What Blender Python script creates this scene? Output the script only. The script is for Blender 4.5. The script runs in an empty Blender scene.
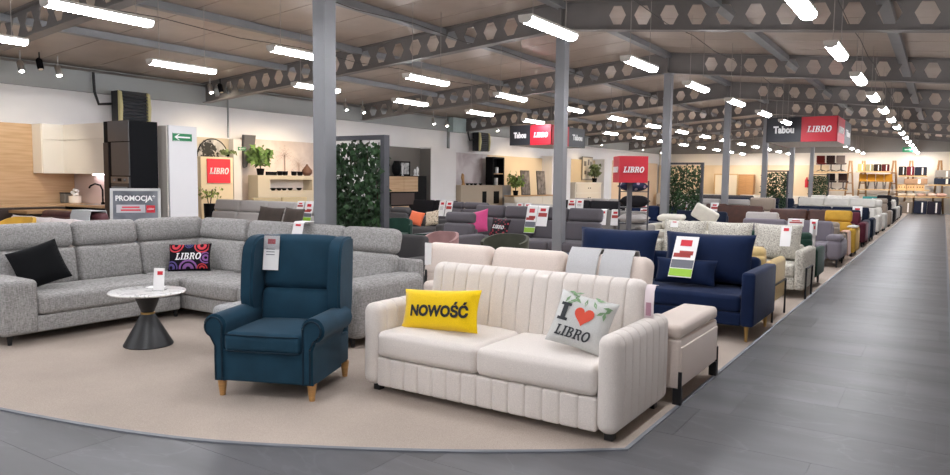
import bpy, bmesh, math, random
import numpy as np
from mathutils import Matrix, Vector

# ------------------------------------------------------------------ camera
FPX, CAMH = 715.0, 1.6
YAW, PITCH, ROLL = math.radians(33.083), math.radians(4.6465), 0.012
_cy, _sy, _cp, _sp = math.cos(YAW), math.sin(YAW), math.cos(PITCH), math.sin(PITCH)
FW = np.array([-_sy*_cp, _cy*_cp, -_sp]); _rt = np.array([_cy, _sy, 0.0]); _up = np.cross(_rt, FW)
RT = _rt*math.cos(ROLL) + _up*math.sin(ROLL); UP = -_rt*math.sin(ROLL) + _up*math.cos(ROLL)
CAM = np.array([0.0, 0.0, CAMH])
sc = bpy.context.scene
COL = sc.collection
cd = bpy.data.cameras.new('camera'); cam = bpy.data.objects.new('camera', cd); COL.objects.link(cam)
cd.sensor_fit = 'HORIZONTAL'; cd.sensor_width = 36.0; cd.lens = FPX*36.0/950.0
cd.clip_start = 0.05; cd.clip_end = 200
cam.matrix_world = Matrix(((RT[0], UP[0], -FW[0], CAM[0]), (RT[1], UP[1], -FW[1], CAM[1]),
                           (RT[2], UP[2], -FW[2], CAM[2]), (0, 0, 0, 1)))
sc.camera = cam
# ------------------------------------------------------------------ world, exposure
wd = bpy.data.worlds.new('world'); sc.world = wd; wd.use_nodes = True
wd.node_tree.nodes['Background'].inputs[0].default_value = (0.9, 0.95, 1.0, 1)
wd.node_tree.nodes['Background'].inputs[1].default_value = 0.35
sc.view_settings.view_transform = 'Standard'; sc.view_settings.look = 'None'
sc.view_settings.gamma = 1.0; sc.view_settings.use_curve_mapping = False
sc.view_settings.exposure = 2.3
LAMP_W = 13.0          # emission of the tube lamps
SPOT_WARM = 30.0       # watts of the warm display spots

# ------------------------------------------------------------------ pixel -> place
def ray(px, py): return FW + RT*(px-475)/FPX - UP*(py-237.5)/FPX
def at(px, py, z=0.0):
    r = ray(px, py); return CAM + r*((z-CAMH)/r[2])
def atX(px, py, x):
    r = ray(px, py); return CAM + r*(x/r[0])
def atY(px, py, y):
    r = ray(px, py); return CAM + r*(y/r[1])

# ------------------------------------------------------------------ materials
def lin(c):
    if isinstance(c, str):
        c = [int(c[i:i+2], 16)/255 for i in (0, 2, 4)]
    return [x/12.92 if x <= 0.04045 else ((x+0.055)/1.055)**2.4 for x in c]
MATS = {}
def mat(kind, col='808080', rough=0.6, col2=None, scale=None, emit=0.0):
    key = (kind, col, rough, col2, scale, emit)
    if key in MATS: return MATS[key]
    m = bpy.data.materials.new('%s_%s' % (kind, col)); m.use_nodes = True
    nt = m.node_tree; N = nt.nodes; L = nt.links; b = N['Principled BSDF']
    c = lin(col) + [1]; b.inputs['Base Color'].default_value = c; b.inputs['Roughness'].default_value = rough
    def node(t, **kw):
        n = N.new(t)
        for k, v in kw.items(): setattr(n, k, v)
        return n
    tc = node('ShaderNodeTexCoord')
    def noise(sc_, det=3, vec=None, stretch=None):
        n = node('ShaderNodeTexNoise'); n.inputs['Scale'].default_value = sc_; n.inputs['Detail'].default_value = det
        src = vec or tc.outputs['Object']
        if stretch:
            mp = node('ShaderNodeMapping'); mp.inputs['Scale'].default_value = stretch
            L.new(src, mp.inputs['Vector']); src = mp.outputs['Vector']
        L.new(src, n.inputs['Vector']); return n
    def ramp(fac, stops):
        r = node('ShaderNodeValToRGB'); e = r.color_ramp.elements
        while len(e) < len(stops): e.new(0.5)
        for i, (p, cc) in enumerate(stops):
            e[i].position = p; e[i].color = list(cc)[:3] + [1]
        L.new(fac, r.inputs['Fac']); return r
    def bump(fac, strength, dist=0.01):
        bp = node('ShaderNodeBump'); bp.inputs['Strength'].default_value = strength; bp.inputs['Distance'].default_value = dist
        L.new(fac, bp.inputs['Height']); L.new(bp.outputs['Normal'], b.inputs['Normal'])
    def mul(cc, k): return [min(1, x*k) for x in cc[:3]]
    if kind == 'fabric':
        n = noise(scale or 260, 2); r = ramp(n.outputs['Fac'], [(0.3, mul(c, 0.86)), (0.7, mul(c, 1.1))])
        L.new(r.outputs['Color'], b.inputs['Base Color']); bump(n.outputs['Fac'], 0.25, 0.004)
        b.inputs['Sheen Weight'].default_value = 0.25*min(1, sum(c[:3])*1.2); b.inputs['Roughness'].default_value = 0.9
        b.inputs['Specular IOR Level'].default_value = 0.2
    elif kind == 'velvet':
        n = noise(5, 3); r = ramp(n.outputs['Fac'], [(0.3, mul(c, 0.82)), (0.75, mul(c, 1.15))])
        L.new(r.outputs['Color'], b.inputs['Base Color'])
        b.inputs['Sheen Weight'].default_value = 0.3; b.inputs['Sheen Roughness'].default_value = 0.35
        b.inputs['Sheen Tint'].default_value = [min(1, 0.35 + x) for x in c[:3]] + [1]
        b.inputs['Roughness'].default_value = 0.8; b.inputs['Specular IOR Level'].default_value = 0.2
        n2 = noise(300, 1); bump(n2.outputs['Fac'], 0.12, 0.003)
    elif kind == 'melange':                       # two-tone woven cloth with short thread streaks
        c2 = lin(col2)
        n = noise(150, 3, stretch=(1.0, 1.0, 0.14)); n2 = noise(130, 2, stretch=(0.25, 0.25, 1.4))
        mx = node('ShaderNodeMix', data_type='FLOAT'); mx.inputs['Factor'].default_value = 0.5
        L.new(n.outputs['Fac'], mx.inputs['A']); L.new(n2.outputs['Fac'], mx.inputs['B'])
        r = ramp(mx.outputs['Result'], [(0.36, c2), (0.62, c)]); L.new(r.outputs['Color'], b.inputs['Base Color'])
        bump(mx.outputs['Result'], 0.2, 0.003); b.inputs['Roughness'].default_value = 0.95
        b.inputs['Specular IOR Level'].default_value = 0.15
    elif kind == 'boucle':
        c2 = lin(col2); v = node('ShaderNodeTexVoronoi'); v.inputs['Scale'].default_value = scale or 60
        L.new(tc.outputs['Object'], v.inputs['Vector'])
        n = noise(85, 3)
        r = ramp(n.outputs['Fac'], [(0.40, c2), (0.52, c)]); L.new(r.outputs['Color'], b.inputs['Base Color'])
        bump(v.outputs['Distance'], 0.5, 0.008); b.inputs['Roughness'].default_value = 0.95
        b.inputs['Specular IOR Level'].default_value = 0.1
    elif kind == 'leather':
        k = 0.3 if c[0] < 0.3 else 0.06
        n = noise(9, 4); r = ramp(n.outputs['Fac'], [(0.3, mul(c, 1-k)), (0.75, mul(c, 1+0.8*k))])
        L.new(r.outputs['Color'], b.inputs['Base Color']); b.inputs['Roughness'].default_value = 0.5
        n2 = noise(140, 2); bump(n2.outputs['Fac'], 0.2, 0.003)
    elif kind == 'wood':
        n = noise(scale or 6, 6, stretch=(0.6, 1.0, 14)); c2 = lin(col2) if col2 else mul(c, 0.75)
        r = ramp(n.outputs['Fac'], [(0.32, c2), (0.62, c)]); L.new(r.outputs['Color'], b.inputs['Base Color'])
    elif kind == 'carpet':
        n = noise(220, 4); n2 = noise(1.3, 4)
        mx = node('ShaderNodeMix', data_type='FLOAT'); mx.inputs['Factor'].default_value = 0.3
        L.new(n.outputs['Fac'], mx.inputs['A']); L.new(n2.outputs['Fac'], mx.inputs['B'])
        r = ramp(mx.outputs['Result'], [(0.3, mul(c, 0.72)), (0.7, mul(c, 1.18))]); L.new(r.outputs['Color'], b.inputs['Base Color'])
        bump(n.outputs['Fac'], 0.6, 0.006); b.inputs['Roughness'].default_value = 1.0
        b.inputs['Specular IOR Level'].default_value = 0.05
    elif kind == 'stone':                         # grey stone-look vinyl tile with pale veins
        g = tc.outputs['Generated']; geo = node('ShaderNodeNewGeometry'); P = geo.outputs['Position']
        oi = node('ShaderNodeObjectInfo')
        n = noise(1.6, 6, P, (0.55, 1.5, 1.0)); n2 = noise(9, 5, P, (0.5, 1.6, 1))
        mx = node('ShaderNodeMix', data_type='FLOAT'); mx.inputs['Factor'].default_value = 0.3
        L.new(n.outputs['Fac'], mx.inputs['A']); L.new(n2.outputs['Fac'], mx.inputs['B'])
        r = ramp(mx.outputs['Result'], [(0.3, mul(c, 0.62)), (0.5, c), (0.72, mul(c, 1.45))])
        nv = noise(1.1, 5, P, (0.7, 1.7, 1.0)); nv.inputs['Distortion'].default_value = 0.8
        rv = ramp(nv.outputs['Fac'], [(0.49, (0, 0, 0)), (0.5, (1, 1, 1)), (0.51, (0, 0, 0))])
        m2 = node('ShaderNodeMix', data_type='RGBA'); m2.inputs['B'].default_value = mul(c, 2.0) + [1]
        ms = node('ShaderNodeMath', operation='MULTIPLY'); ms.inputs[1].default_value = 0.22
        L.new(rv.outputs['Color'], ms.inputs[0]); L.new(ms.outputs[0], m2.inputs['Factor']); L.new(r.outputs['Color'], m2.inputs['A'])
        hv = node('ShaderNodeHueSaturation'); mr = node('ShaderNodeMapRange')
        mr.inputs['To Min'].default_value = 0.86; mr.inputs['To Max'].default_value = 1.12
        L.new(oi.outputs['Random'], mr.inputs['Value']); L.new(mr.outputs['Result'], hv.inputs['Value'])
        L.new(m2.outputs['Result'], hv.inputs['Color']); L.new(hv.outputs['Color'], b.inputs['Base Color'])
        rr = node('ShaderNodeMapRange'); rr.inputs['To Min'].default_value = rough - 0.06; rr.inputs['To Max'].default_value = rough + 0.1
        L.new(n2.outputs['Fac'], rr.inputs['Value']); L.new(rr.outputs['Result'], b.inputs['Roughness'])
        bump(n2.outputs['Fac'], 0.05, 0.004)
    elif kind == 'marble':
        n = noise(5, 6); n.inputs['Distortion'].default_value = 1.2
        r = ramp(n.outputs['Fac'], [(0.46, c), (0.5, lin(col2 or 'a8a8a8')), (0.53, c)])
        L.new(r.outputs['Color'], b.inputs['Base Color']); b.inputs['Roughness'].default_value = 0.18
    elif kind == 'metal':
        b.inputs['Metallic'].default_value = 1.0
    elif kind == 'paintmetal':
        n = noise(2.5, 4); r = ramp(n.outputs['Fac'], [(0.3, mul(c, 0.92)), (0.7, mul(c, 1.06))])
        L.new(r.outputs['Color'], b.inputs['Base Color']); b.inputs['Metallic'].default_value = 0.15
    elif kind == 'wall':
        n = noise(0.8, 4); r = ramp(n.outputs['Fac'], [(0.3, mul(c, 0.96)), (0.7, mul(c, 1.02))])
        L.new(r.outputs['Color'], b.inputs['Base Color'])
    elif kind == 'mural':                         # printed wallpaper with soft mottled tones
        n = noise(scale or 1.5, 6); n.inputs['Distortion'].default_value = 0.6
        r = ramp(n.outputs['Fac'], [(0.35, lin(col2)), (0.62, c)]); L.new(r.outputs['Color'], b.inputs['Base Color'])
    elif kind == 'pattern':                       # printed cushion cloth
        v = node('ShaderNodeTexVoronoi'); v.inputs['Scale'].default_value = scale or 14
        L.new(tc.outputs['Object'], v.inputs['Vector'])
        r = ramp(v.outputs['Distance'], [(0.28, lin(col2)), (0.34, c)]); L.new(r.outputs['Color'], b.inputs['Base Color'])
        b.inputs['Roughness'].default_value = 0.9
    elif kind == 'leaf':
        oi = node('ShaderNodeNewGeometry')
        r = ramp(oi.outputs['Random Per Island'], [(0.0, mul(c, 0.5)), (0.6, c), (1.0, mul(c, 1.9))])
        L.new(r.outputs['Color'], b.inputs['Base Color'])
    elif kind == 'emit':
        b.inputs['Emission Color'].default_value = c; b.inputs['Emission Strength'].default_value = emit
    elif kind == 'matte':
        b.inputs['Specular IOR Level'].default_value = 0.08
    elif kind == 'glass':
        b.inputs['Transmission Weight'].default_value = 0.9; b.inputs['Roughness'].default_value = 0.05
    MATS[key] = m
    return m

# ------------------------------------------------------------------ geometry: a geo is (verts Nx3 array, list of faces)
def G(v, f): return (np.array(v, float).reshape(-1, 3), [tuple(x) for x in f])
def join(*gs):
    vs, fs, o = [], [], 0
    for v, f in gs:
        vs.append(v); fs += [tuple(i+o for i in q) for q in f]; o += len(v)
    return (np.concatenate(vs), fs)
def mv(g, x=0, y=0, z=0): return (g[0] + np.array([x, y, z]), g[1])
def sca(g, x=1, y=1, z=1): return (g[0]*np.array([x, y, z]), g[1] if x*y*z > 0 else [q[::-1] for q in g[1]])
def rot(g, ax, deg, o=(0, 0, 0)):
    a = math.radians(deg); R = np.array(Matrix.Rotation(a, 3, ax)); o = np.array(o)
    return ((g[0]-o) @ R.T + o, g[1])
def box(x, y, z, sx, sy, sz):
    """box centred at x,y with its underside at z"""
    a, b, c = sx/2, sy/2, sz
    v = [(x-a, y-b, z), (x+a, y-b, z), (x+a, y+b, z), (x-a, y+b, z), (x-a, y-b, z+c), (x+a, y-b, z+c), (x+a, y+b, z+c), (x-a, y+b, z+c)]
    return G(v, [(0, 3, 2, 1), (4, 5, 6, 7), (0, 1, 5, 4), (1, 2, 6, 5), (2, 3, 7, 6), (3, 0, 4, 7)])
def rbox(x, y, z, sx, sy, sz, r=0.03, puff=(0, 0, 0), m=2, chan=None, cd_=0.012):
    """soft rounded box (centre x,y; underside z); puff bulges the faces of each axis; chan=(axis, n) stitches n channels"""
    h = np.array([sx, sy, sz])/2; r = min(r, h.min()*0.98)
    lines = []
    for k in range(3):
        i = h[k]-r
        L_ = [-h[k], -i-r*0.62, -i-r*0.25]
        L_ += list(np.linspace(-i, i, m+1))
        if chan and chan[0] == k:
            w = 2*h[k]/chan[1]
            for j in range(1, chan[1]):
                c = -h[k]+j*w
                L_ += [c-0.02, c-0.006, c, c+0.006, c+0.02]
            L_ = [q for q in L_ if -h[k] <= q <= h[k]]
        L_ += [i+r*0.25, i+r*0.62, h[k]]
        L_ = sorted(set(np.round(L_, 5)))
        lines.append(np.array(L_))
    vid, V, F = {}, [], []
    def vert(p):
        q = tuple(np.round(p, 5))
        if q not in vid: vid[q] = len(V); V.append(p)
        return vid[q]
    for k in range(3):
        a, b = (k+1) % 3, (k+2) % 3
        for s in (-1, 1):
            ids = np.empty((len(lines[a]), len(lines[b])), int)
            for i, u in enumerate(lines[a]):
                for j, w in enumerate(lines[b]):
                    p = [0, 0, 0]; p[k] = s*h[k]; p[a] = u; p[b] = w; ids[i, j] = vert(p)
            for i in range(len(lines[a])-1):
                for j in range(len(lines[b])-1):
                    q = (ids[i, j], ids[i+1, j], ids[i+1, j+1], ids[i, j+1])
                    F.append(q if s > 0 else q[::-1])
    P = np.array(V, float); inner = np.clip(P, -(h-r), h-r); d = P-inner
    n = d/np.maximum(np.linalg.norm(d, axis=1, keepdims=True), 1e-9)
    out = inner + n*r
    un = P/h
    for k in range(3):
        if puff[k]:
            a, b = (k+1) % 3, (k+2) % 3
            out[:, k] += un[:, k]*puff[k]*(1-un[:, a]**2)*(1-un[:, b]**2)
    if chan:
        k = chan[0]; w = 2*h[k]/chan[1]; t = (P[:, k]+h[k])/w
        dist = np.abs(t-np.round(t))*w; inside = (np.round(t) > 0.5) & (np.round(t) < chan[1]-0.5)
        g = np.where(inside, np.exp(-(dist/0.0055)**2), 0)*cd_
        nn = n.copy(); nn[:, k] = 0
        out -= nn*g[:, None]
    return (out + np.array([x, y, z+sz/2]), F)
def cyl(x, y, z0, z1, r0, r1=None, n=16):
    r1 = r0 if r1 is None else r1; v = []
    for z, r in ((z0, r0), (z1, r1)):
        v += [(x+r*math.cos(2*math.pi*i/n), y+r*math.sin(2*math.pi*i/n), z) for i in range(n)]
    f = [(i, (i+1) % n, n+(i+1) % n, n+i) for i in range(n)] + [tuple(range(n-1, -1, -1)), tuple(range(n, 2*n))]
    return G(v, f)
def lathe(prof, n=24, x=0, y=0):
    v, f = [], []
    for r, z in prof: v += [(x+r*math.cos(2*math.pi*i/n), y+r*math.sin(2*math.pi*i/n), z) for i in range(n)]
    for k in range(len(prof)-1):
        f += [(k*n+i, k*n+(i+1) % n, (k+1)*n+(i+1) % n, (k+1)*n+i) for i in range(n)]
    f += [tuple(range(n-1, -1, -1)), tuple(range((len(prof)-1)*n, len(prof)*n))]
    return G(v, f)
def tube(pts, r, n=6):
    pts = [np.array(p, float) for p in pts]; v, f = [], []
    for i, p in enumerate(pts):
        t = pts[min(i+1, len(pts)-1)]-pts[max(i-1, 0)]; t /= np.linalg.norm(t)
        a = np.array([0, 0, 1.0]) if abs(t[2]) < 0.9 else np.array([1.0, 0, 0])
        u = np.cross(t, a); u /= np.linalg.norm(u); w = np.cross(t, u)
        rr = r[i] if isinstance(r, (list, tuple)) else r
        v += [p + rr*(u*math.cos(2*math.pi*k/n)+w*math.sin(2*math.pi*k/n)) for k in range(n)]
    for i in range(len(pts)-1):
        f += [(i*n+k, i*n+(k+1) % n, (i+1)*n+(k+1) % n, (i+1)*n+k) for k in range(n)]
    f += [tuple(range(n-1, -1, -1)), tuple(range((len(pts)-1)*n, len(pts)*n))]
    return G(v, f)
def prism(pts, ax, a0, a1, bev=0.0, seg=2):
    """polygon in the plane across ax ('X': pts are y,z; 'Y': x,z; 'Z': x,y) swept from a0 to a1, its rims rounded"""
    bm = bmesh.new()
    mk = {'X': lambda p, a: (a, p[0], p[1]), 'Y': lambda p, a: (p[0], a, p[1]), 'Z': lambda p, a: (p[0], p[1], a)}[ax]
    A = [bm.verts.new(mk(p, a0)) for p in pts]; B = [bm.verts.new(mk(p, a1)) for p in pts]; n = len(pts)
    fa = bm.faces.new(A); fb = bm.faces.new(B[::-1])
    for i in range(n): bm.faces.new((A[i], B[i], B[(i+1) % n], A[(i+1) % n]))
    bmesh.ops.recalc_face_normals(bm, faces=bm.faces)
    if bev:
        es = [e for e in bm.edges if (e.verts[0] in A and e.verts[1] in A) or (e.verts[0] in B and e.verts[1] in B)]
        bmesh.ops.bevel(bm, geom=es, offset=bev, segments=seg, affect='EDGES', clamp_overlap=True)
    bm.verts.index_update()
    g = G([v.co[:] for v in bm.verts], [[v.index for v in f.verts] for f in bm.faces]); bm.free(); return g
def pil_t(u, v, t):  # half thickness of a pillow at u,v in -1..1
    return t/2*(max(0, 1-u**4)**0.6)*(max(0, 1-v**4)**0.6)
def pillow(w, h, t, n=14):
    """loose cushion standing in the XZ plane, underside centre at the origin, front towards -Y"""
    V, F = [], []
    for s in (-1, 1):
        for i in range(n+1):
            for j in range(n+1):
                u = -1+2*i/n; v = -1+2*j/n
                px = u*(1-0.10*(1-abs(u)**2)*abs(v)**1.0 - 0.06*(1-v*v)); pz = v*(1-0.06*(1-u*u))
                V.append((px*w/2, s*(pil_t(u, v, t)+0.003), h/2+pz*h/2))
    k = (n+1)**2
    for i in range(n):
        for j in range(n):
            a = i*(n+1)+j; q = (a, a+n+1, a+n+2, a+1)
            F += [q, tuple(x+k for x in q[::-1])]
    for i in range(n):
        for e in ((i*(n+1), (i+1)*(n+1)), ((i+1)*(n+1)+n, i*(n+1)+n), (i+1, i), (n*(n+1)+i, n*(n+1)+i+1)):
            F.append((e[0], e[0]+k, e[1]+k, e[1]))
    return G(V, F)
def sheet(path, x0, x1, th=0.004):
    """cloth or card laid along a path of (y,z), from x0 to x1"""
    p = [np.array(q, float) for q in path]; V = []
    for i in range(len(p)):
        t = p[min(i+1, len(p)-1)]-p[max(i-1, 0)]; t /= np.linalg.norm(t); nn = np.array([-t[1], t[0]])*th
        for x in (x0, x1):
            V += [(x, p[i][0], p[i][1]), (x, p[i][0]+nn[0], p[i][1]+nn[1])]
    F = []
    for i in range(len(p)-1):
        a = 4*i; b = a+4
        F += [(a, b, b+2, a+2), (a+1, a+3, b+3, b+1), (a, a+1, b+1, b), (a+2, b+2, b+3, a+3)]
    e = 4*(len(p)-1); F += [(0, 2, 3, 1), (e, e+1, e+3, e+2)]
    return G(V, F)

def mesh(g, name='mesh', sharp=40):
    me = bpy.data.meshes.new(name); me.from_pydata([tuple(p) for p in g[0]], [], g[1])
    if sharp:
        me.polygons.foreach_set('use_smooth', [True]*len(me.polygons)); me.set_sharp_from_angle(angle=math.radians(sharp))
    me.update(); return me
def obj(name, g, m, parent=None, loc=None, rz=0.0, sharp=40, kind=None):
    me = g if isinstance(g, bpy.types.Mesh) else mesh(g, name, sharp)
    if m is not None and not me.materials: me.materials.append(m)
    o = bpy.data.objects.new(name, me); COL.objects.link(o)
    if parent is not None: o.parent = parent
    if loc is not None: o.location = loc
    if rz: o.rotation_euler = (0, 0, math.radians(rz))
    if kind: o['kind'] = kind
    return o
def thing(name, label, cat, x=0, y=0, z=0, rz=0.0, group=None):
    o = bpy.data.objects.new(name, None); COL.objects.link(o); o.empty_display_size = 0.2
    o.location = (x, y, z); o.rotation_euler = (0, 0, math.radians(rz))
    return tag(o, label, cat, group)
def tag(o, label, cat, group=None):
    o['label'] = label; o['category'] = cat
    if group: o['group'] = group
    return o
def struct(name, g, m, label=None, **kw):
    o = obj(name, g, m, **kw); o['kind'] = 'structure'
    if label: o['label'] = label
    return o
def copy_tree(o, parent=None):
    c = o.copy(); COL.objects.link(c); c.parent = parent
    for ch in list(o.children): copy_tree(ch, c)
    return c

# ------------------------------------------------------------------ lettering
_TX = {}
def text2d(s, bold=0.0, shear=0.0):
    """flat letters of cap height ~0.7: (verts Nx2 centred, faces, width)"""
    k = (s, bold, shear)
    if k in _TX: return _TX[k]
    cu = bpy.data.curves.new('letters', 'FONT'); cu.body = s; cu.size = 1; cu.offset = bold; cu.shear = shear
    cu.resolution_u = 3; cu.fill_mode = 'FRONT'
    o = bpy.data.objects.new('letters', cu); COL.objects.link(o)
    dg = bpy.context.evaluated_depsgraph_get(); me = bpy.data.meshes.new_from_object(o.evaluated_get(dg))
    v = np.array([p.co[:2] for p in me.vertices]); f = [tuple(p.vertices) for p in me.polygons]
    bpy.data.objects.remove(o); bpy.data.curves.remove(cu); bpy.data.meshes.remove(me)
    mn, mx = v.min(0), v.max(0); v = v-(mn+mx)/2
    _TX[k] = (v, f, (mx-mn)[0], (mx-mn)[1]); return _TX[k]
def _slab():
    """the slanted slab-serif word of the red signs, cap height 1, centred"""
    V, F = [], []
    def quad(x0, z0, x1, z1, x=0): 
        o = len(V); V.extend([(x+x0, z0), (x+x1, z0), (x+x1, z1), (x+x0, z1)]); F.append((o, o+1, o+2, o+3))
    def ring(cx, cz, ro, rzo, ri, rzi, a0, a1, n=10, x=0):
        o = len(V)
        for i in range(n+1):
            a = math.radians(a0+(a1-a0)*i/n)
            V.append((x+cx+ro*math.cos(a), cz+rzo*math.sin(a))); V.append((x+cx+ri*math.cos(a), cz+rzi*math.sin(a)))
        for i in range(n): F.append((o+2*i, o+2*i+2, o+2*i+3, o+2*i+1) if a1 > a0 else (o+2*i, o+2*i+1, o+2*i+3, o+2*i+2))
    x = 0
    quad(.1, 0, .3, 1, x); quad(0, .88, .42, 1, x); quad(0, 0, .68, .14, x); quad(.56, 0, .68, .34, x); x += .76
    quad(.1, 0, .3, 1, x); quad(0, .88, .4, 1, x); quad(0, 0, .4, .12, x); x += .48
    quad(.1, 0, .3, 1, x); quad(0, .88, .45, 1, x); quad(0, 0, .45, .12, x)
    ring(.43, .75, .27, .25, .09, .12, -90, 90, x=x); ring(.45, .27, .31, .27, .11, .14, -90, 90, x=x)
    quad(.3, .46, .45, .56, x); x += .84
    quad(.1, 0, .3, 1, x); quad(0, .88, .45, 1, x); quad(0, 0, .4, .12, x); ring(.45, .73, .3, .27, .11, .14, -90, 90, x=x)
    quad(.3, .44, .46, .56, x); o = len(V); V.extend([(x+.42, .5), (x+.66, 0), (x+.86, 0), (x+.6, .52)]); F.append((o, o+1, o+2, o+3)); x += .9
    ring(.42, .5, .42, .52, .21, .36, 0, 360, n=20, x=x); x += .84
    v = np.array(V); v[:, 0] += 0.22*v[:, 1]
    mn, mx = v.min(0), v.max(0)
    return v-(mn+mx)/2, F, (mx-mn)[0], (mx-mn)[1]
_TX['slab'] = _slab()
def letters(t, width, height=None, th=0.004):
    """turn flat letters into thin raised ones lying in the XZ plane and facing -Y"""
    v, f, w, h = _TX[t] if isinstance(t, str) and t in _TX else (text2d(*t) if isinstance(t, tuple) else text2d(t))
    kx = width/w; kz = (height/h) if height else kx
    n = len(v); P = np.zeros((2*n, 3)); P[:n, 0] = P[n:, 0] = v[:, 0]*kx; P[:n, 2] = P[n:, 2] = v[:, 1]*kz
    P[:n, 1] = -th; P[n:, 1] = 0
    FF = list(f) + [tuple(i+n for i in q[::-1]) for q in f]
    cnt = {}
    for q in f:
        for a, b in zip(q, q[1:]+q[:1]): cnt[(a, b)] = cnt.get((a, b), 0)+1
    for (a, b) in cnt:
        if (b, a) not in cnt: FF.append((b, a, a+n, b+n))
    return (P, FF)

# ================================================================== THE SHELL
XL, XR, Y0, Y1, XRIDGE = -16.3, 4.4, -6.0, 47.9, -5.95
SLL, SLR, ZR = 0.080, 0.104, 4.82                      # roof falls, underside height at the ridge
def roof(x): return ZR - (SLL*(XRIDGE-x) if x < XRIDGE else SLR*(x-XRIDGE))
M_WALL = mat('wall', 'f6f5f5', 0.85); M_BAND = mat('wall', 'a9adac', 0.7)
M_STEEL = mat('paintmetal', '85868a', 0.45); M_BEAM = mat('paintmetal', '7b7775', 0.5); M_PURL = mat('paintmetal', '85878a', 0.45)
M_TRIM = mat('plain', '70737a', 0.45); M_BLK = mat('matte', '121214', 0.5); M_WHITE = mat('plain', 'eeeeee', 0.5)
M_RED = mat('plain', 'bd1f30', 0.5); M_ANTH = mat('plain', '2b2d33', 0.5)

floor = struct('floor', box((XL+XR)/2, (Y0+Y1)/2, -0.2, XR-XL, Y1-Y0, 0.197), mat('stone', '59595c', 0.4))
# stone-look tiles, laid across the aisle in a running bond
M_TILE = mat('stone', '59595c', 0.4)
tile_me = mesh(join(box(0.6, 0.305, -0.003, 1.198, 0.608, 0.003)), 'tile', 0); tile_me.materials.append(M_TILE)
for j in range(0, 34):
    y = -1.7 + j*0.61
    off = [-0.55, -0.15, 0.05][j % 3]
    for i in range(-9, 1):
        x = off + 1.2*i
        if x + 1.2 < -1.6 and y > 3.9: continue
        if x + 1.2 < -6.5 or (x < -3.6 and y > 3.4) or x > 1.0: continue
        obj('tile', tile_me, None, floor, (x, y, 0))

# carpets with a metal edge strip
edge = [(-9.5, 2.0), (-8.2, 1.98), (-7.0, 2.0), (-6.1, 2.08), (-5.28, 2.225), (-4.393, 2.413), (-3.686, 2.632), (-3.031, 2.951),
        (-2.343, 3.355), (-1.81, 3.726), (-1.50, 3.975)]
def smooth(p, k=5):
    out = []
    for i in range(len(p)-1):
        a, b, c, d = [np.array(p[max(0, min(len(p)-1, i+q))]) for q in (-1, 0, 1, 2)]
        for s in range(k):
            t = s/k; out.append(0.5*((2*b)+(-a+c)*t+(2*a-5*b+4*c-d)*t*t+(-a+3*b-3*c+d)*t**3))
    out.append(np.array(p[-1])); return [tuple(q) for q in out]
edge = smooth(edge[:-1]) + [edge[-1]]
car = edge + [(-1.5, Y1-1.2), (XL+0.02, Y1-1.2), (XL+0.02, 2.0)]
M_CARP = mat('carpet', 'b2a59a')
c1 = struct('floor_carpet', prism(car, 'Z', 0.0, 0.012), M_CARP, sharp=0); c1['label'] = 'beige carpet under the rows of sofas'
e2 = edge + [(-1.5, Y1-1.2)]
L_ = [np.array(p) for p in e2]; V, F_ = [], []
for i, p in enumerate(L_):
    t = L_[min(i+1, len(L_)-1)]-L_[max(i-1, 0)]; t = t/np.linalg.norm(t); n = np.array([t[1], -t[0]])
    for q, z in ((p-n*0.006, 0.015), (p+n*0.016, 0.010), (p+n*0.016, 0.0), (p-n*0.006, 0.0)): V.append((q[0], q[1], z))
for i in range(len(L_)-1):
    for k in range(4): F_.append((4*i+k, 4*i+4+k, 4*i+4+(k+1) % 4, 4*i+(k+1) % 4))
struct('trim_1', G(V, F_), M_TRIM, 'metal strip along the carpet edge', sharp=30)
struct('floor_carpet_right', box((0.17+XR)/2, 23, 0, XR-0.17, 46, 0.012), M_CARP, 'beige carpet right of the aisle', sharp=0)
struct('trim_2', box(0.16, 23, 0, 0.03, 46, 0.015), M_TRIM, 'metal strip along the right carpet', sharp=0)

struct('wall_left', box(XL-0.1, (Y0+Y1)/2, 0, 0.2, Y1-Y0, 4.3), M_WALL, sharp=0)
struct('wall_far', box((XL+XR)/2, Y1+0.1, 0, XR-XL, 0.2, 4.9), mat('wall', 'e4ddd2', 0.85), sharp=0)
struct('wall_right', box(XR+0.1, (Y0+Y1)/2, 0, 0.2, Y1-Y0, 4.3), M_WALL, sharp=0)
struct('wall_back', box((XL+XR)/2, Y0-0.1, 0, XR-XL, 0.2, 4.9), M_WALL, sharp=0)
struct('trim_3', box(XL+0.06, (Y0+Y1)/2, 3.45, 0.12, Y1-Y0, 0.53), M_BAND, 'grey fascia band under the roof on the left wall', sharp=0)
struct('trim_4', box((XL+XR)/2, Y1-0.06, 3.45, XR-XL, 0.12, 1.4), mat('wall', '8a8580', 0.7), 'grey fascia band over the far wall', sharp=0)
struct('trim_5', join(tube([(XL+0.2, Y0, 3.93), (XL+0.2, Y1, 3.93)], 0.02), tube([(XL+0.27, Y0, 3.9), (XL+0.27, Y1, 3.9)], 0.012)), mat('metal', 'a0a0a0', 0.4), 'conduit pipes along the left wall')

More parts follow.
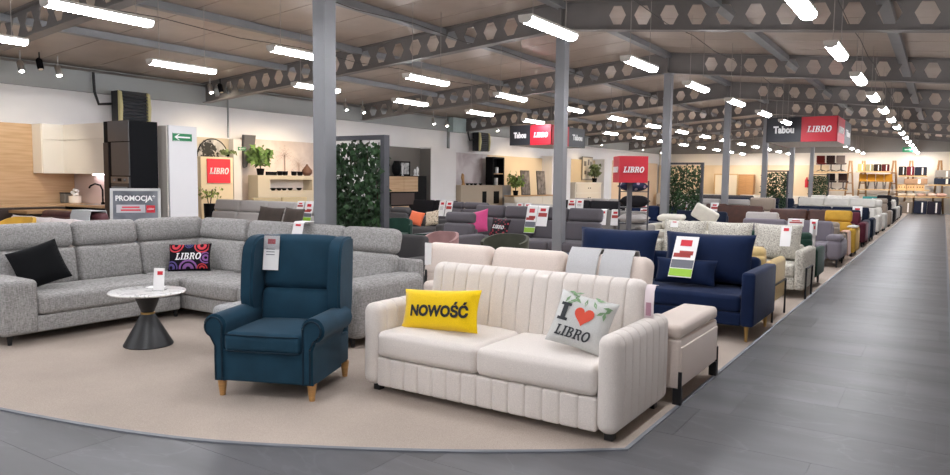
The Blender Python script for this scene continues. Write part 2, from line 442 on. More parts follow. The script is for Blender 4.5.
# roof: a lid, and the sandwich panels under it one by one
ceiling = struct('ceiling', join(
    prism([(XL, roof(XL)+0.05), (XRIDGE, ZR+0.05), (XR, roof(XR)+0.05), (XR, roof(XR)+0.2), (XRIDGE, ZR+0.2), (XL, roof(XL)+0.2)], 'Y', Y0, Y1)),
    mat('plain', '3a3633', 0.9), sharp=0)
M_PAN = mat('paintmetal', 'aea094', 0.42)
pw = 1.15
pl_me = mesh(prism([(XL, roof(XL)), (XRIDGE-0.01, ZR), (XRIDGE-0.01, ZR+0.05), (XL, roof(XL)+0.05)], 'Y', 0, pw-0.02), 'panel', 0)
pr_me = mesh(prism([(XRIDGE+0.01, ZR), (XR, roof(XR)), (XR, roof(XR)+0.05), (XRIDGE+0.01, ZR+0.05)], 'Y', 0, pw-0.02), 'panel', 0)
for me in (pl_me, pr_me): me.materials.append(M_PAN)
for k in range(int((Y1-Y0)/pw)):
    for me in (pl_me, pr_me): obj('ceiling_panel', me, None, ceiling, (0, Y0+k*pw, 0))
# purlins along the hall
for x, nm in ((-13.2, 'purlin nearest the left wall'), (-10.85, 'second purlin from the left wall'),
              (-8.6, 'purlin left of the ridge'), (-5.95, 'ridge purlin over the columns'), (-3.2, 'purlin right of the ridge'), (-0.85, 'purlin over the aisle'), (1.6, 'purlin over the right carpet')):
    struct('trim_6', rot(box(x, (Y0+Y1)/2, roof(x)-0.13, 0.17, Y1-Y0, 0.125), 'Y', 0), M_PURL, nm, sharp=0)

# castellated roof beams
BD, PIT, HH_, HW, HF = 0.49, 0.457, 0.316, 0.31, 0.145
def web(sgn, sl):
    """half of a beam from the ridge outwards; s runs from 0, z from the underside"""
    quads = []; holes = []
    L_ = 10.33; s0 = 1.07-PIT/2; n = int((L_-s0-0.25)/PIT); b, t, c = 0.0, BD, BD/2
    quads.append([(0, b), (s0, b), (s0, c), (0, c)]); quads.append([(0, c), (s0, c), (s0, t), (0, t)])
    for i in range(n):
        l, r = s0+i*PIT, s0+(i+1)*PIT; m = (l+r)/2
        A, B, C, D, E_, F2 = (m-HF/2, c-HH_/2), (m+HF/2, c-HH_/2), (m+HW/2, c), (m+HF/2, c+HH_/2), (m-HF/2, c+HH_/2), (m-HW/2, c)
        quads += [[(l, b), (r, b), B, A], [E_, D, (r, t), (l, t)], [(l, b), A, F2, (l, c)], [(l, c), F2, E_, (l, t)],
                  [B, (r, b), (r, c), C], [C, (r, c), (r, t), D]]
        holes.append([A, B, C, D, E_, F2])
    e = s0+n*PIT
    quads += [[(e, b), (L_, b), (L_, c), (e, c)], [(e, c), (L_, c), (L_, t), (e, t)]]
    def P(p, y): return (sgn*p[0], y, p[1]-sl*p[0])
    V, F = [], []
    for q in quads:
        for y, fl in ((-0.006, False), (0.006, True)):
            o = len(V); V += [P(p, y) for p in q]; f = [o, o+1, o+2, o+3]; F.append(f if (sgn > 0) != fl else f[::-1])
    for hq in holes:
        for i in range(6):
            a, c2 = hq[i], hq[(i+1) % 6]; o = len(V); V += [P(a, -0.006), P(a, 0.006), P(c2, 0.006), P(c2, -0.006)]; F.append([o, o+1, o+2, o+3])
    return G(V, F)
def flange(sgn, sl, z):
    L_ = 10.33
    pts = [(0, z), (sgn*L_, z-sl*L_), (sgn*L_, z-sl*L_+0.018), (0, z+0.018)]
    return prism(pts, 'Y', -0.1, 0.1)
ords = ['first', 'second', 'third', 'fourth', 'fifth', 'sixth', 'seventh', 'eighth', 'ninth', 'tenth', 'eleventh', 'twelfth', 'thirteenth', 'fourteenth', 'fifteenth', 'sixteenth']
bt = None
for k in range(7):
    y = 5.93+6*k; lab = 'grey steel roof beam with hexagonal holes over the %s column' % ords[k]
    if bt is None:
        bt = thing('roof_beam', lab, 'beam', XRIDGE, y, ZR-BD, group='castellated roof beams')
        for s, sl in ((-1, SLL), (1, SLR)):
            obj('web', web(s, sl), M_BEAM, bt, sharp=0)
            obj('bottom_flange', flange(s, sl, -0.018), M_BEAM, bt, sharp=0); obj('top_flange', flange(s, sl, BD-0.018), M_BEAM, bt, sharp=0)
        obj('splice_plate', box(0, 0, -0.02, 0.05, 0.2, BD), M_BEAM, bt, sharp=0)
        first = bt
    else:
        c = copy_tree(first); c.location.y = y; c['label'] = lab
# columns
cg = join(prism([(-0.095, -0.085), (-0.085, -0.095), (0.085, -0.095), (0.095, -0.085), (0.095, 0.085), (0.085, 0.095), (-0.085, 0.095), (-0.095, 0.085)], 'Z', 0.012, ZR-BD-0.04))
c0 = None
for k in range(7):
    lab = 'grey steel column, %s along the row' % ords[k] if k else 'grey steel column nearest the camera, beside the tall ivy screen'
    if c0 is None:
        c0 = thing('steel_column', lab, 'column', XRIDGE+0.03, 5.93, 0, group='columns under the ridge')
        obj('shaft', cg, M_STEEL, c0, sharp=20); obj('base_plate', box(0, 0, 0.012, 0.34, 0.34, 0.02), M_STEEL, c0, sharp=0)
        obj('head_plate', box(0, 0, ZR-BD-0.04, 0.3, 0.22, 0.02), M_STEEL, c0, sharp=0)
    else:
        c = copy_tree(c0); c.location.y = 5.93+6*k; c['label'] = lab

# tube lamps on wires
M_DIF = mat('emit', 'f9faff', 0.4, emit=LAMP_W); M_HOUS = mat('plain', 'd8d4cc', 0.5); M_WIRE = mat('plain', 'a8a29c', 0.5)
def lampgeo(zr):
    pr = [(-0.085, 0.0), (-0.07, -0.045), (-0.03, -0.062), (0.03, -0.062), (0.07, -0.045), (0.085, 0.0)]
    return pr
rows = [(-1.3, 'the row over the aisle edge', 0.38), (-3.98, 'the row right of the columns', 0.17), (-7.92, 'the row left of the columns', 0.0), (-10.55, 'the row nearest the left wall', -0.15)]
for x, rn, dy in rows:
    first = None; zr = roof(x)
    for k in range(-2, 16):
        if (x == -3.98 and k == 8) or (x == -10.55 and k == 7): continue      # the hanging signs take these places
        y = 1.5+3*k+dy
        lab = 'hanging tube lamp, %s lamp of %s' % (ords[k-1] if k > 0 else ['near', 'overhead', 'rearmost'][-k], rn)
        if first is None:
            t = first = thing('tube_lamp', lab, 'ceiling lamp', x, y, 3.4, group='hanging tube lamps')
            obj('diffuser', prism(lampgeo(zr), 'Y', -0.585, 0.585), M_DIF, t, sharp=0)
            obj('housing', box(0, 0, 0.001, 0.175, 1.2, 0.03), M_HOUS, t, sharp=0)
            for s in (-1, 1):
                obj('end_cap', prism([(p[0]*1.02, p[1]*1.02+0.0005) for p in lampgeo(zr)], 'Y', s*0.586-0.008+0.008*s, s*0.586+0.008+0.008*s), M_HOUS, t, sharp=0)
                obj('suspension_wire', tube([(0, s*0.42, 0.03), (0, s*0.42, zr-3.4)], 0.005, 5), M_WIRE, t)
        else:
            c = copy_tree(first); c.location.y = y; c['label'] = lab
    pts = []
    for k in range(-2, 16):
        y = 1.5+3*k+dy; pts += [(x+0.03, y-0.42, zr-0.36), (x+0.03, y+1.1, zr-0.42)]
    cb = tag(obj('power_cable', tube(pts, 0.007, 5), mat('plain', '4a4644', 0.6)), 'thin power cable strung above lamps of ' + rn, 'cable')

# ================================================================== FURNITURE BUILDERS
CZ = 0.012                                               # top of the carpet
M_LEG = mat('plain', '17171a', 0.45); M_OAK = mat('wood', 'b98a52', 0.5); M_GOLD = mat('metal', 'c8a468', 0.3)
def leg_geo(kind, x, y, h):
    if kind == 'taper': return cyl(x, y, 0, h, 0.014, 0.024, 12)
    if kind == 'cone': return cyl(x, y, 0, h, 0.02, 0.034, 14)
    return box(x, y, 0, 0.05, 0.05, h)
def sofa(label, x, y, face, w, d, m, name='sofa', cat='sofa', sh=0.44, ah=0.6, aw=0.18, bh=0.84, bt=0.22, n=2, head=0.0,
         leg='block', legm=None, lh=0.09, arms=(1, 1), puff=0.014, ar=0.06, lean=10, hlean=16, mb=None, group=None, low=False, headback=0.0):
    """upholstered seat facing -Y before turning by face degrees; origin on the carpet under its middle"""
    t = thing(name, label, cat, x, y, CZ, face, group); legm = legm or M_LEG; mb = mb or m
    q = 1 if low else 2
    il = -w/2+(aw if arms[0] else 0.02); ir = w/2-(aw if arms[1] else 0.02); iw = (ir-il)/n
    obj('base_frame', rbox((il+ir)/2, -0.01, lh, ir-il+0.01, d-0.06, sh-0.17-lh, 0.02, m=1), m, t)
    obj('back_panel', rbox((il+ir)/2 if aw > 0.12 else 0, d/2-0.07, lh, ir-il+0.02, 0.13, bh-0.10-lh, 0.04, m=1), mb, t)
    for k in range(n):
        cx = il+(k+0.5)*iw
        obj('seat_cushion', rbox(cx, -bt/2+0.01, sh-0.17, iw-0.008, d-bt-0.02, 0.17, 0.045, (0, 0.006, puff), q), m, t)
        g = rbox(cx, d/2-bt+0.03, sh-0.03, iw-0.008, 0.18, bh-sh+0.03, 0.06, (0, puff*1.4, 0), q)
        obj('back_cushion', rot(g, 'X', -lean, (0, d/2-bt+0.03, sh)), mb, t)
        if head:
            sh_ = math.tan(math.radians(lean))*(bh-sh)
            g = rbox(cx, d/2-bt+0.05+sh_+headback, bh+0.002, iw-0.012, 0.16, head, 0.06, (0, puff, 0), q)
            obj('headrest', rot(g, 'X', -hlean, (0, d/2-bt+0.03+sh_, bh)), mb, t)
    for s, on in ((-1, arms[0]), (1, arms[1])):
        if on: obj('armrest', rbox(s*(w/2-aw/2), 0, lh, aw, d-0.02, ah-lh, ar, (0.004, 0.004, 0.006), q), m, t)
    if leg != 'none':
        for sx in (-1, 1):
            for sy in (-1, 1):
                obj('leg', leg_geo(leg, sx*(w/2-0.08), sy*(d/2-0.09), lh+0.01), legm, t)
    if head:
        sh_ = math.tan(math.radians(lean))*(bh-sh); a = math.radians(hlean); y0, z0, ht, off = d/2-bt+0.03+sh_, bh, head, 0.065-headback
    else: a = math.radians(lean); y0, z0, ht, off = d/2-bt+0.03, sh, bh-sh, 0.09
    t['_hang'] = (y0-off*math.cos(a)+ht*math.sin(a)-0.045, z0+off*math.sin(a)*0+ht*math.cos(a)+CZ+0.012, math.degrees(a))
    return t
def hang(t, label, px, style, w=0.2, h=0.4):
    """hang a tag over the back of a seat that faces the camera side, where the photograph shows it"""
    yl, z, a = t['_hang']; y = t.location.y+yl; x = atY(px, 200, y)[0]
    return price_tag(label, x, y, z, 0, w, h, -a, style, 0.14)
def cushion(name, label, x, y, z, rz, w, h, t, m, lean=14, roll=0, cat='cushion', group=None):
    """a loose pillow standing on its lower edge, leaning back"""
    o = thing(name, label, cat, x, y, z, rz, group)
    g = pillow(w, h, t); g = rot(g, 'Y', roll, (0, 0, h/2)); g = rot(g, 'X', -lean)
    obj('cover', g, m, o, sharp=60)
    o['_dims'] = (w, h, t, lean, roll)
    return o
def print_on(o, name, flat, m, lift=0.008):
    """flat geo in x,z about the pillow's middle, pressed onto its front"""
    w, h, t, lean, roll = o['_dims']; v = flat[0].copy()
    for p in v: p[1] = -(pil_t(max(-1, min(1, p[0]/(w/2))), max(-1, min(1, p[2]/(h/2))), t)+lift-p[1]*0.2)
    v[:, 2] += h/2; g = rot(rot((v, flat[1]), 'Y', roll, (0, 0, h/2)), 'X', -lean)
    return obj(name, g, m, o, sharp=0)
def disc2d(cx, cz, r0, r1, n=20, rings=2, x0=-9, x1=9, z0=-9, z1=9):
    V, F = [], []
    for k in range(rings+1):
        r = r0+(r1-r0)*k/rings
        V += [(min(x1, max(x0, cx+r*math.cos(2*math.pi*i/n))), 0, min(z1, max(z0, cz+r*math.sin(2*math.pi*i/n)))) for i in range(n)]
    for k in range(rings): F += [(k*n+i, k*n+(i+1) % n, (k+1)*n+(i+1) % n, (k+1)*n+i) for i in range(n)]
    return G(V, [q[::-1] for q in F])
M_CARD = mat('plain', 'f1efee', 0.5); M_LOGO = mat('plain', 'cf2233', 0.5); M_PRICT = mat('plain', '55585c', 0.6); M_LIME = mat('plain', '9ccb3c', 0.5)
M_PICR = mat('plain', 'a83a36', 0.6); M_PICG = mat('plain', '6d7078', 0.6)
def price_tag(label, x, y, z, rz, w=0.13, h=0.3, lean=8, style=0, over=0.0, group='price tags on the furniture'):
    """paper tag hanging with its top at z; faces -Y before turning; over > 0 folds it over a back"""
    t = thing('price_tag', label, 'price tag', x, y, z, rz, group)
    R = lambda g: rot(g, 'X', lean)
    path = [(0, -h), (0, -h*0.5), (0, 0)]
    obj('card', R(box(0, 0.002, -h, w, 0.004, h)), M_CARD, t, sharp=0)
    if over: obj('fold', rot(sheet([(0, 0), (0.02, 0.012), (over, 0.012)], -w/2, w/2, 0.003), 'Z', 0), M_CARD, t, sharp=0)
    lg = obj('logo', R(box(0, -0.002, -h*0.24, w*0.5, 0.002, h*0.15)), M_LOGO, t, sharp=0)
    if style == 0:
        obj('print_line', R(join(*[box(-w*0.05, -0.0015, -h*(0.4+0.08*i), w*0.55, 0.001, h*0.02) for i in range(3)])), M_PRICT, t, sharp=0)
    if style == 1:
        obj('picture', R(box(0.0, -0.0015, -h*0.52, w*0.8, 0.001, h*0.2)), M_PICR, t, sharp=0)
    if style == 2:
        obj('picture', R(join(box(0.02, -0.0015, -h*0.46, w*0.6, 0.001, h*0.1), box(-0.02, -0.0015, -h*0.52, w*0.75, 0.001, h*0.1))), M_PICR, t, sharp=0)
        obj('photo', R(box(0.0, -0.0012, -h*0.78, w*0.96, 0.001, h*0.2)), M_PICG, t, sharp=0)
        obj('strip', R(box(0, -0.0016, -h*0.98, w*0.98, 0.001, h*0.18)), M_LIME, t, sharp=0)
    return t

# ================================================================== FOREGROUND
M_CREAM = mat('fabric', 'd9d1ca', 0.9); M_CREAM2 = mat('fabric', 'd8cac0', 0.9)
# --- cream channel-stitched sofa
t = thing('sofa', 'cream channel-stitched sofa with yellow cushion at the front', 'sofa', -2.565, 4.44, CZ)
w, d = 2.02, 0.98
obj('base_panel', rbox(0, 0, 0.055, w-0.27, d-0.03, 0.215, 0.02, m=1, chan=(0, 14), cd_=0.011), M_CREAM, t)
for s in (-1, 1):
    obj('seat_cushion', rbox(s*0.435, -0.10, 0.275, 0.872, 0.78, 0.19, 0.045, (0, 0.014, 0.022), 4), M_CREAM, t)
    obj('armrest', rbox(s*(w/2-0.072), 0, 0.05, 0.144, d, 0.615, 0.068, (0.006, 0, 0.0), 2, chan=(1, 8), cd_=0.008), M_CREAM, t)
g = rbox(0.01, 0.22, 0.36, 1.78, 0.2, 0.56, 0.075, (0, 0.02, 0.0), 2, chan=(0, 15), cd_=0.013)
obj('backrest', rot(g, 'X', -10, (0, 0.22, 0.4)), M_CREAM, t)
obj('back_panel', rbox(0, 0.43, 0.06, 1.76, 0.1, 0.62, 0.03, m=1), M_CREAM, t)
for sx in (-1, 1):
    for sy in (-1, 1): obj('leg', box(sx*0.93, sy*0.38, 0, 0.055, 0.055, 0.07), M_LEG, t)
# cushions on it
cu = cushion('cushion', 'yellow rectangular cushion with black lettering', -3.06, 4.19, 0.485, -3, 0.71, 0.31, 0.13, mat('fabric', 'f0c80c', 0.9), 16, -5)
print_on(cu, 'lettering', mv(letters(('NOWOŚĆ', 0.05), 0.52, 0.115, 0.002), 0.035, 0, 0), mat('plain', '17171a', 0.7))
cu = cushion('cushion', 'pale grey square cushion with a red heart and lettering', -1.925, 4.18, 0.512, 4, 0.41, 0.36, 0.14, mat('fabric', 'c9c9c6', 0.9), 24, 10)
dk = mat('plain', '34363a', 0.8)
print_on(cu, 'lettering', mv(letters('slab', 0.25, 0.07, 0.002), -0.01, 0, -0.095), dk)
_i = join(box(0, 0, -0.06, 0.035, 0.002, 0.12), box(0, 0, -0.06, 0.075, 0.002, 0.02), box(0, 0, 0.04, 0.075, 0.002, 0.02))
print_on(cu, 'letter', mv(_i, -0.11, 0, 0.03), dk)
hv = [(0.016*16*math.sin(a)**3/16*0.068/0.016, 0.068*(13*math.cos(a)-5*math.cos(2*a)-2*math.cos(3*a)-math.cos(4*a))/16) for a in np.linspace(0, 2*math.pi, 28, endpoint=False)]
V = [(0, 0, 0)] + [(p[0]*0.5, 0, p[1]*0.5) for p in hv] + [(p[0], 0, p[1]) for p in hv]; n = 28
F_ = [(0, 1+i, 1+(i+1) % n) for i in range(n)] + [(1+i, 1+n+i, 1+n+(i+1) % n, 1+(i+1) % n) for i in range(n)]
print_on(cu, 'heart', mv(G(V, F_), 0.03, 0, 0.03), mat('plain', 'd9503a', 0.8))
random.seed(5)
lf = []
for k in range(16):
    a = random.uniform(-0.4, 0.4); cx = random.uniform(-0.14, 0.18); cz = random.uniform(0.09, 0.18) - 0.5*max(0, cx-0.1)
    g = G([(-0.03, 0, 0), (0, 0, -0.011), (0.03, 0, 0), (0, 0, 0.011)], [(0, 1, 2, 3)]); lf.append(mv(rot(g, 'Y', random.uniform(0, 180)), cx, 0, cz))
o = print_on(cu, 'leaf_print', join(*lf), mat('plain', '7a9a72', 0.8), 0.003)
# ribbon tag on the back corner
t = thing('ribbon_tag', 'pale pink paper tag hanging from the cream sofa back corner', 'price tag', -1.643, 4.72, 0.86)
obj('strap', sheet([(0.06, 0.03), (0.0, 0.035), (-0.03, 0.0), (-0.04, -0.1), (-0.035, -0.2)], -0.02, 0.045, 0.003), mat('plain', 'e6d8da', 0.6), t)
obj('print', box(0.012, -0.046, -0.17, 0.035, 0.002, 0.09), mat('plain', 'b88a9a', 0.6), t)

# --- cream sofa standing back to back behind it, facing away
t = thing('sofa', 'cream sofa with tilted headrests seen from behind, storage box arm', 'sofa', -2.72, 5.47, CZ, 180)
w, d = 2.44, 0.98
obj('base_frame', rbox(0, 0, 0.07, w-0.5, d-0.06, 0.2, 0.02, m=1), M_CREAM2, t)
obj('back_panel', rbox(0.1, 0.38, 0.07, w-0.44, 0.18, 0.62, 0.05, m=1), M_CREAM2, t)
for k in range(3):
    cx = -0.58+0.7*k
    obj('seat_cushion', rbox(cx, -0.12, 0.27, 0.69, 0.72, 0.18, 0.05, (0, 0, .015)), M_CREAM2, t)
    obj('back_cushion', rot(rbox(cx, 0.25, 0.4, 0.69, 0.16, 0.4, 0.05), 'X', -8, (0, .25, .4)), M_CREAM2, t)
    g = rbox(cx, 0.30, 0.70, 0.69, 0.17, 0.32, 0.07, (0, 0.012, 0), 3); hd = obj('headrest', rot(g, 'X', 14, (0, .3, .75)), M_CREAM2, t)
    for s in (-1, 1): obj('hinge', rot(box(cx+s*0.29, 0.40, 0.66, 0.012, 0.03, 0.12), 'X', 10, (0, .4, .66)), M_LEG, t)
for s in (-1, 1):
    xx = s*(w/2-0.14)
    ar = obj('storage_arm', rbox(xx, 0, 0.11, 0.29, d, 0.36, 0.02, m=1), M_CREAM2, t)
    obj('lid', rbox(xx, 0, 0.472, 0.295, d+0.01, 0.10, 0.035, (0, 0, 0.008)), M_CREAM2, ar)
    obj('side_panel', rbox(xx+s*0.145, 0, 0.13, 0.02, d-0.02, 0.285, 0.008, m=1), M_CREAM2, ar)
    for sy in (-1, 1):
        obj('leg', join(box(xx+s*0.13, sy*(d/2-0.015), 0, 0.06, 0.04, 0.115), box(xx+s*0.15, sy*(d/2+0.003), 0.0, 0.025, 0.012, 0.24)), M_LEG, t)
# grey throws on its headrests
for k, (px0, px1) in enumerate(((568, 598), (601, 632))):
    a = atY(px0, 262, 5.12)[0]; b = atY(px1, 262, 5.12)[0]
    th_ = sheet([(5.35, 0.88), (5.33, 0.97), (5.27, 1.065), (5.19, 1.075), (5.13, 1.02), (5.09, 0.93), (5.055, 0.80)], a, b, 0.008)
    tag(obj('headrest_cover', th_, mat('fabric', 'b9b9ba', 0.9)), 'light grey cloth over the cream headrest, %s' % ('left one' if k == 0 else 'right one beside the blue sofa'), 'cloth', 'grey cloths on the cream headrests')
tag(obj('paper_label', box(atY(430, 250, 5.1)[0]-0.02, 5.1, 0.83, 0.07, 0.006, 0.2), M_CARD, sharp=0), 'blank white paper label at the left cream headrest', 'label')

# --- wing armchair
M_PETROL = mat('velvet', '1a3a4c', 0.8); M_PETD = mat('velvet', '122836', 0.8)
t = thing('armchair', 'petrol blue velvet wing armchair with rolled arms and oak legs', 'armchair', -4.13, 3.72, CZ, 23)
t.scale = (1.0, 1.03, 1.0)
obj('base_frame', rbox(0, 0.0, 0.12, 0.72, 0.74, 0.24, 0.02, (0, .004, 0)), M_PETROL, t)
g = rbox(0, -0.07, 0.335, 0.59, 0.66, 0.145, 0.045, (0, 0.008, 0.022), 4); sc_ = obj('seat_cushion', g, M_PETROL, t)
for z in (0.35, 0.465): obj('piping', tube([(-0.28, -0.392, z), (-0.1, -0.402, z), (0.1, -0.402, z), (0.28, -0.392, z)], 0.005), M_PETD, sc_)
g = rbox(0, 0.235, 0.40, 0.61, 0.17, 0.31, 0.05, (0, 0.03, 0), 4); obj('lower_back', rot(g, 'X', -9, (0, 0.25, 0.42)), M_PETROL, t)
g = rbox(0, 0.235, 0.705, 0.61, 0.17, 0.425, 0.06, (0, 0.02, 0.01), 4); obj('upper_back', rot(g, 'X', -9, (0, 0.25, 0.42)), M_PETROL, t)
obj('rear_panel', rot(rbox(0, 0.345, 0.12, 0.70, 0.10, 0.95, 0.04, m=2), 'X', -7, (0, 0.345, 0.12)), M_PETROL, t)
for s in (-1, 1):
    pr = [(s*0.297, 0.12), (s*0.297, 0.47)]
    for a in np.linspace(170, -75, 14): pr.append((s*(0.372+0.088*math.cos(math.radians(a))), 0.515+0.09*math.sin(math.radians(a))))
    pr += [(s*0.372, 0.37), (s*0.372, 0.12)]
    ar = obj('armrest', prism(pr, 'Y', -0.385, 0.20, 0.022, 2), M_PETROL, t, sharp=50)
    pp = [(p[0], -0.389, p[1]) for p in pr]
    ins = [(s*0.308, -0.389, 0.13), (s*0.308, -0.389, 0.47)] + [(s*(0.372+0.066*math.cos(math.radians(a))), -0.389, 0.515+0.07*math.sin(math.radians(a))) for a in np.linspace(170, -70, 12)] + [(s*0.358, -0.389, 0.38), (s*0.358, -0.389, 0.13)]
    obj('piping', tube(ins, 0.006), M_PETD, ar)
    pw_ = [(0.12, 0.45), (0.05, 0.60), (0.045, 0.72), (0.06, 0.90), (0.085, 1.03), (0.14, 1.10), (0.22, 1.125), (0.36, 1.12), (0.40, 1.05), (0.34, 0.45)]
    pw_ = smooth(pw_ + [pw_[0]], 3)[:-1]
    gx = prism(pw_, 'X', min(s*0.29, s*0.395), max(s*0.29, s*0.395), 0.045, 3)
    obj('wing', rot(gx, 'Z', s*3, (s*0.33, 0.3, 0)), M_PETROL, t, sharp=60)
    for sy, tl in ((-1, 5), (1, -10)):
        obj('leg', rot(cyl(s*0.345, sy*0.32, 0, 0.125, 0.02, 0.034, 14), 'X', 0), M_OAK, t)
price_tag('white price tag with red logo hanging on the blue armchair', -4.425, 3.851, 1.135, 23, 0.13, 0.27, -9, 0)
tag(obj('tag_holder', rot(box(0, 0, 0, 0.135, 0.003, 0.12), 'X', -9), mat('glass', 'f4f4f6', 0.1), loc=(-4.418, 3.834, 1.03), rz=23), 'clear plastic price pocket behind the armchair tag', 'tag holder')

# --- grey corner sofa
M_GREY = mat('melange', 'b0aeac', 0.95, '7b7977'); M_GREYL = mat('melange', 'b8b8b8', 0.95, '8a8b8c')
t = thing('corner_sofa', 'large grey melange corner sofa with headrests behind the round table', 'sofa', -7.1, 4.88, CZ)
ox, oy = -7.1, 4.88
def L(g): return mv(g, -ox, -oy, 0)
obj('base_frame', L(rbox(-7.48, 4.0, 0.09, 0.72, 3.3-1.55, 0.155, 0.02, m=1)), M_GREY, t)
obj('base_frame', L(rbox(-6.0, 5.28, 0.09, 2.55, 0.74, 0.155, 0.02, m=1)), M_GREY, t)
obj('base_frame', L(rbox(-7.5, 5.3, 0.09, 0.7, 0.75, 0.155, 0.02, m=1)), M_GREY, t)
for y0, y1 in ((3.36, 4.87),): obj('seat_cushion', L(rbox(-7.47, (y0+y1)/2, 0.25, 0.74, y1-y0, 0.19, 0.05, (0.006, 0, 0.016), 4)), M_GREY, t)
obj('corner_seat', L(rbox(-7.48, 5.28, 0.25, 0.76, 0.80, 0.19, 0.05, (0, 0, 0.012), 3)), M_GREY, t)
for x0, x1 in ((-7.09, -6.2), (-6.19, -5.47), (-5.46, -4.77)):
    obj('seat_cushion', L(rbox((x0+x1)/2, 5.25, 0.25, x1-x0, 0.74, 0.19, 0.05, (0, 0.006, 0.014), 3)), M_GREY, t)
for y0, y1 in ((3.36, 4.14), (4.14, 4.89), (4.89, 5.80)):
    g = rbox(-7.92, (y0+y1)/2, 0.40, 0.2, y1-y0-0.008, 0.405, 0.06, (0.02, 0, 0), 3); obj('back_cushion', L(rot(g, 'Y', -10, (-7.92, 0, 0.44))), M_GREY, t)
    g = rbox(-7.98, (y0+y1)/2, 0.805, 0.19, y1-y0-0.01, 0.275, 0.07, (0.012, 0, 0.005), 3); obj('headrest', L(rot(g, 'Y', -14, (-7.95, 0, 0.8))), M_GREY, t)
for x0, x1 in ((-7.93, -7.02), (-7.02, -6.2), (-6.2, -5.47), (-5.47, -4.72)):
    g = rbox((x0+x1)/2, 5.70, 0.40, x1-x0-0.008, 0.2, 0.405, 0.06, (0, 0.02, 0), 3); obj('back_cushion', L(rot(g, 'X', -10, (0, 5.7, 0.44))), M_GREY, t)
    g = rbox((x0+x1)/2, 5.76, 0.805, x1-x0-0.012, 0.19, 0.265, 0.07, (0, 0.012, 0.005), 3); obj('headrest', L(rot(g, 'X', -14, (0, 5.73, 0.8))), M_GREY, t)
obj('back_panel', L(rbox(-8.06, 4.48, 0.09, 0.12, 2.96, 0.66, 0.03, m=1)), M_GREY, t)
obj('back_panel', L(rbox(-6.3, 5.87, 0.09, 3.62, 0.12, 0.66, 0.03, m=1)), M_GREY, t)
obj('armrest', L(rbox(-7.6, 3.185, 0.09, 1.02, 0.345, 0.51, 0.05, (0, 0.006, 0.006), 3)), M_GREY, t)
obj('armrest', L(rbox(-4.60, 5.36, 0.09, 0.33, 1.02, 0.53, 0.07, (0.006, 0, 0.012), 3)), M_GREY, t)
for x, y in ((-7.17, 3.12), (-8.0, 3.12), (-7.2, 4.86), (-4.56, 4.92), (-4.56, 5.78), (-6.1, 4.98), (-8.0, 5.8)):
    obj('leg', L(join(cyl(x, y, 0, 0.095, 0.018, 0.028, 12))), M_LEG, t)
# ottoman in front of it
t = thing('ottoman', 'light grey upholstered ottoman half hidden behind the blue armchair', 'ottoman', -5.03, 4.40, CZ)
obj('body', rbox(0, 0, 0.09, 0.74, 0.80, 0.17, 0.03), M_GREYL, t); obj('top_cushion', rbox(0, 0, 0.255, 0.76, 0.82, 0.19, 0.06, (0, 0, 0.015), 3), M_GREYL, t)
for sx in (-1, 1):
    for sy in (-1, 1): obj('leg', cyl(sx*0.31, sy*0.34, 0, 0.095, 0.018, 0.026, 12), M_LEG, t)
# cushions on the corner sofa
c = cushion('cushion', 'black ribbed square cushion leaning in the grey sofa arm', -7.47, 3.54, 0.49, 62, 0.46, 0.44, 0.13, mat('fabric', '0b0c0f', 0.95), 26, -20)
for k in range(9): print_on(c, 'rib', mv(rot(box(0, 0, 0, 0.40, 0.004, 0.006), 'Y', 0), 0, 0, -0.18+0.045*k), mat('fabric', '0c0d10', 0.95), 0.002)
c = cushion('cushion', 'black printed cushion with red and purple circles in the sofa corner', -7.52, 5.26, 0.46, 38, 0.50, 0.34, 0.12, mat('fabric', '17131c', 0.9), 20, -2)
lim = dict(x0=-0.225, x1=0.225, z0=-0.15, z1=0.15)
for cx, cz, r, cc in ((-0.15, 0.14, 0.09, 'd8404c'), (0.15, 0.13, 0.09, 'd8404c'), (0.0, -0.15, 0.11, '8a5a9c'), (0.2, -0.02, 0.07, '8a5a9c'), (-0.2, -0.13, 0.08, '5a4a8c'), (0.16, -0.15, 0.06, 'c8383f'), (0.0, 0.15, 0.05, '4a4a86')):
    print_on(c, 'circle_print', disc2d(cx, cz, r*0.8, r, **lim), mat('plain', cc, 0.8)); print_on(c, 'circle_print', disc2d(cx, cz, r*0.25, r*0.6, **lim), mat('plain', cc, 0.8))
print_on(c, 'lettering', letters('slab', 0.30, 0.085, 0.002), mat('plain', 'f2f2f2', 0.8), 0.014)
cushion('cushion', 'black and white knitted cushion between armchair and grey sofa', -5.62, 4.92, 0.45, 35, 0.40, 0.40, 0.13, mat('pattern', '26262a', 0.9, 'c9c4be', 40), 18, 0)
price_tag('white tag with red logo on the grey corner sofa headrest', -6.02, 5.62, 1.09, 0, 0.16, 0.15, -14, 3, 0.16)
